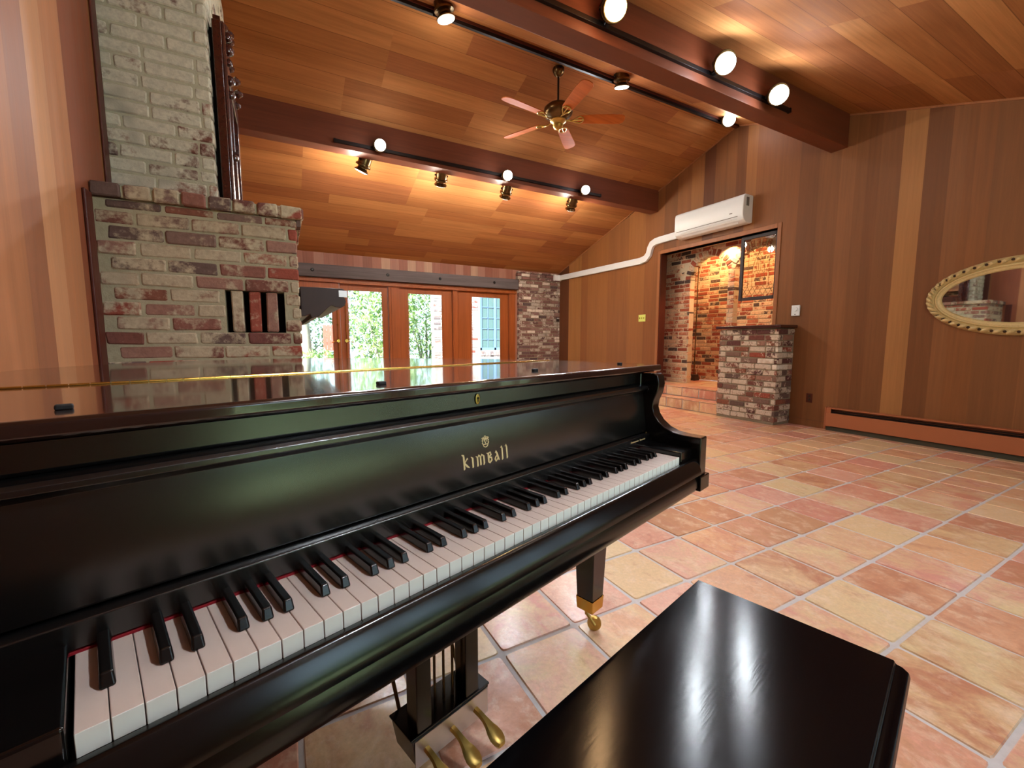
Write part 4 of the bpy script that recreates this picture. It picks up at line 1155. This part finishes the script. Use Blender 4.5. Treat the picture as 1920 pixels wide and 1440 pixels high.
for uu, vv in ((.01,.214), (.407,.207), (.862,.239), (1.29,.241)):
    MB().box(uu-.008, vv-.006, .9895, uu+.008, vv+.006, .996).build('lid_bumper', M['rubber'], flap, bevel=.002)

# legs
def leg(u, v, castang, g=None):
    L_ = MB(); L_.frustum((u,v,.125),(.034,.034),(u,v,.62),(.052,.052)).box(u-.062,v-.062,.585,u+.062,v+.062,.618)
    o = L_.build('leg', M['pno'], P, bevel=.003)
    MB().frustum((u,v,.088),(.034,.034),(u,v,.135),(.0365,.0365)).build('ferrule', M['brass'], o, bevel=.0015)
    c = MB(); ca, sa = math.cos(castang), math.sin(castang)
    pv = Vector((u+ca*.018, v+sa*.018, .026))
    ax = Vector((-sa, ca, 0))
    q = ax.to_track_quat('Z', 'Y').to_matrix().to_4x4()
    c.lathe([(.006,-.012),(.024,-.011),(.026,-.004),(.026,.004),(.024,.011),(.006,.012)], Matrix.Translation(pv) @ q, 18)
    c.build('caster_wheel', M['brass_old'], o, smooth=True)
    f = MB(); f.tube([(u-ca*.012, v-sa*.012, .088), (u-ca*.012, v-sa*.012, .062), tuple(pv+ax*.015)], .006, 8).tube([(u-ca*.012, v-sa*.012, .066), tuple(pv-ax*.015)], .006, 8)
    f.build('caster_fork', M['brass_old'], o, smooth=True)
leg(1.282, .335, math.radians(-50)); leg(-.055, .335, math.radians(40)); leg(.50, 1.30, 0)

# pedal lyre
ly = MB()
ly.box(.524, .305, .12, .566, .352, .62).box(.672, .305, .12, .716, .352, .62).box(.505, .295, .585, .735, .37, .617)
lyo = ly.build('pedal_lyre', M['pno'], P, bevel=.003)
MB().frustum((.628,.352,.052),(.108,.045),(.628,.352,.128),(.120,.050)).box(.504,.302,.128,.752,.404,.134).build('pedal_box', M['pno'], lyo, bevel=.002)
MB().box(.514,.2985,.056,.742,.3015,.126).build('front_plate', M['steel'], lyo)
for u in (.545, .622, .699):
    pd = MB()
    rows = [(.300,.0085,.092),(.280,.0085,.091),(.262,.0095,.088),(.246,.013,.083),(.232,.018,.077),(.218,.0205,.071),(.206,.018,.066),(.197,.011,.063)]
    vs = []
    for v, h, z in rows: vs += [(u-h, v, z-.003), (u-h*.6, v, z+.003), (u+h*.6, v, z+.003), (u+h, v, z-.003), (u+h*.8, v, z-.008), (u-h*.8, v, z-.008)]
    fs = [tuple(range(6)), tuple(range(6*(len(rows)-1), 6*len(rows)))[::-1]]
    for i in range(len(rows)-1):
        for k in range(6): fs.append((6*i+k, 6*i+(k+1) % 6, 6*(i+1)+(k+1) % 6, 6*(i+1)+k))
    pd.add(vs, fs); pd.build('pedal', M['brass_old'], lyo, smooth=True)
for u in (.600, .628, .656):
    MB().tube([(u, .342, .13), (u, .342, .615)], .0035, 8).build('pedal_rod', M['bronze'], lyo, smooth=True)
for u in (.535, .725):
    MB().tube([(u, .40, .11), (u, .62, .615)], .005, 8).build('brace_rod', M['bronze'], lyo, smooth=True)

# ------------------------------------------------------------------ bench (local x along the long side, y towards the camera side)
bx, by = .867, .642
Ld = Vector((-0.96858, -0.24869)); Dd = Vector((0.24869, -0.96858))
cen = Vector((bx, by))+Ld*.37+Dd*.178
Bn = thing('piano_bench', 'black lacquered piano bench with worn shiny top beside the keyboard', 'bench', (cen.x, cen.y, 0), math.atan2(-Ld.y, -Ld.x))
hl, hd_ = .37, .178
tp = [(-hd_-.012,.452),(-hd_-.020,.458),(-hd_-.024,.468),(-hd_-.021,.477),(-hd_-.012,.483),(-hd_-.003,.4845),(-hd_,.490),(hd_,.490),(hd_+.002,.486),(hd_+.002,.470),(hd_-.006,.462),(hd_-.016,.452)]
MB().prism(tp, lambda p, t: (t, p[0], p[1]), -hl, hl).build('seat_lid', M['bench'], Bn, bevel=.0018)
ap = MB()
ap.box(-hl+.03, -hd_+.01, .37, hl-.03, -hd_+.03, .45).box(-hl+.03, hd_-.04, .37, hl-.03, hd_-.02, .45).box(-hl+.03, -hd_+.03, .37, -hl+.05, hd_-.04, .45).box(hl-.05, -hd_+.03, .37, hl-.03, hd_-.04, .45)
ap.box(-hl+.05, -hd_+.03, .37, hl-.05, hd_-.04, .378)
ap.build('apron', M['pno'], Bn, bevel=.002)
for sx in (-1, 1):
    for y in (-hd_+.038, hd_-.048):
        MB().frustum((sx*(hl-.06), y, 0), (.018,.018), (sx*(hl-.06), y, .37), (.028,.028)).build('leg', M['pno'], Bn, bevel=.002)

# ------------------------------------------------------------------ outdoors
pt = MB(); pt.box(-12, YF+.15, -.16, 20, 24, -.04)
lw = MB(); lw.box(-12, -14, -.16, 20, YN-.14, -.05)
struct(lw.build('lawn', plain('grass', sc(140,156,116), .9, noise=.4, nscale=30)), 'green lawn outside the windows behind the camera')
struct(pt.build('patio', M['patio']), 'pale paved ground outside')
def foliage(n, cx, cy, cz, rx, ry, rz, size, mat, name, label, group, seed, trunk=None):
    random.seed(seed); t = thing(name, label, 'shrub', (cx, cy, -.04), group=group)
    mb = MB()
    for _ in range(n):
        while True:
            p = Vector((random.uniform(-1,1), random.uniform(-1,1), random.uniform(-1,1)))
            if .25 < p.length < 1: break
        p = Vector((p.x*rx, p.y*ry, cz+.04+p.z*rz))
        if p.z < .03: continue
        a = random.uniform(0, 2*PI); b = random.uniform(-1.1, 1.1)
        d = Vector((math.cos(a)*math.cos(b), math.sin(a)*math.cos(b), math.sin(b))); s_ = d.cross(Vector((random.random()-.5, random.random()-.5, 1))).normalized()
        L_ = size*random.uniform(.6, 1.3)
        nn = d.cross(s_)*L_*.12
        mb.add([p, p+d*L_*.5+s_*L_*.24+nn, p+d*L_, p+d*L_*.5-s_*L_*.24+nn, p+d*L_*.5], [(0,1,4),(1,2,4),(0,4,3),(4,2,3)])
    mb.build('leaves', mat, t)
    tk = MB(); h = cz+.04
    for k in range(5):
        a = 2*PI*k/5+seed
        tk.tube([(math.cos(a)*.05, math.sin(a)*.05, 0), (math.cos(a)*rx*.3, math.sin(a)*ry*.3, h*.6), (math.cos(a)*rx*.6, math.sin(a)*ry*.6, h)], [.04,.03,.012], 6)
    tk.build('stems', M['bark'], t)
GL = 'garden shrubs beyond the far doors'
foliage(2600, 2.55, 12.3, 1.9, .95, .9, 2.1, .15, M['leaf'], 'garden_shrub', 'tall bright green shrub seen through the second garden door', GL, 1)
foliage(2600, 4.2, 13.6, 2.0, 1.2, .9, 2.3, .15, M['leaf'], 'garden_shrub', 'bright green shrub seen through the middle garden door', GL, 2)
foliage(2600, 3.6, 17.2, 2.8, 3.0, 1.2, 2.9, .22, M['leaf2'], 'garden_shrub', 'grey-green tree foliage behind the bright shrubs', GL, 3)
foliage(2200, .4, 13.5, 1.3, 1.5, .8, 1.6, .15, M['leaf2'], 'garden_shrub', 'grey-green shrub seen through the leftmost garden door', GL, 4)
foliage(2600, -3.2, 16, 2.6, 2.9, 1.2, 2.8, .22, M['leaf2'], 'garden_shrub', 'dark green foliage at the far left of the garden', GL, 6)
foliage(700, .9, 11.2, .35, .6, .4, .5, .16, M['leaf'], 'garden_shrub', 'low yellow-green plants in front of the red boards', GL, 5)
GN = 'hedge outside the windows behind the camera'
foliage(3600, .7, -5.6, .8, 2.1, .8, 1.0, .2, M['leaf'], 'garden_hedge', 'green hedge outside the windows behind the camera, nearer the piano', GN, 8)
foliage(3600, 5.2, -6.0, .8, 2.1, .8, 1.0, .2, M['leaf'], 'garden_hedge', 'green hedge outside the windows behind the camera, nearer the mirror wall', GN, 9)
tr = MB(); tr.tube([(.62,12.4,-.04),(.60,12.4,1.2),(.52,12.4,2.4),(.42,12.3,4.5)], [.14,.12,.11,.07], 10)
tag(tr.build('tree_trunk', M['bark'], smooth=True), 'pale grey tree trunk outside the leftmost garden door', 'tree trunk')
rf = MB()
for k in range(5): rf.box(.98+k*.09, 11.95, .80, 1.065+k*.09, 11.98, 1.46)
rf.box(.98, 11.98, .95, 1.43, 12.02, 1.03).box(1.0, 11.98, -.04, 1.06, 12.04, 1.4).box(1.36, 11.98, -.04, 1.42, 12.04, 1.4)
tag(rf.build('fence_panel', M['redfence'], bevel=.004), 'faded red board panel in the garden beside the first door stiles', 'fence')
gw = thing('garden_house', 'pale painted brick wing with a blue casement window outside the right garden doors', 'building', (0,0,0))
WX0, WX1, WZ0, WZ1 = 5.42, 7.0, .76, 2.75
m_ = MB()
m_.box(3.96, 12.01, 0-.04, WX0, 12.3, 4).box(WX1, 12.01, -.04, 9.5, 12.3, 4).box(WX0, 12.01, -.04, WX1, 12.3, WZ0).box(WX0, 12.01, WZ1, WX1, 12.3, 4)
m_.build('wall', M['mort_out'], gw)
bw_ = MB(); random.seed(4)
wallbricks(bw_, (3.95, 12.0, 0), (1,0,0), (0,-1,0), 4.0, .02, 3.9, L=.2, pitch=.075, mt=.016, skip=lambda u, z, a, b: WZ0-.07 < z < WZ1 and b+3.95 > WX0 and a+3.95 < WX1)
for k in range(18): brick(bw_, Vector((WX0, 11.97, 0)), Vector((1,0,0)), Vector((0,-1,0)), k*.09, k*.09+.075, WZ0-.16, WZ0-.03, .04)
bw_.build('brickwork', M['brick_out'], gw)
wf_ = MB(); yy = 12.02
for a, b, c, d in ((WX0,WZ0,WX0+.07,WZ1),(WX1-.07,WZ0,WX1,WZ1),(WX0,WZ0,WX1,WZ0+.08),(WX0,WZ1-.08,WX1,WZ1),(WX0+.49,WZ0,WX0+.56,WZ1),(WX0+1.0,WZ0,WX0+1.07,WZ1)):
    wf_.box(a, yy, b, c, yy+.06, d)
wfo = wf_.build('window', M['blue'], gw, bevel=.005)
mu = MB()
for x in (WX0+.28, WX0+.78, WX0+1.29): mu.box(x-.01, yy+.02, WZ0+.08, x+.01, yy+.04, WZ1-.08)
for k in range(1, 6): mu.box(WX0+.07, yy+.02, WZ0+k*.33, WX1-.07, yy+.04, WZ0+k*.33+.018)
mu.build('muntin', M['blue'], wfo)
MB().box(WX0+.05, yy+.045, WZ0+.05, WX1-.05, yy+.05, WZ1-.05).build('pane', plain('green_reflection_pane', sc(60,84,80), .08, noise=.2, spec=1.0), wfo)  # green reflection of the garden put into the pane colour
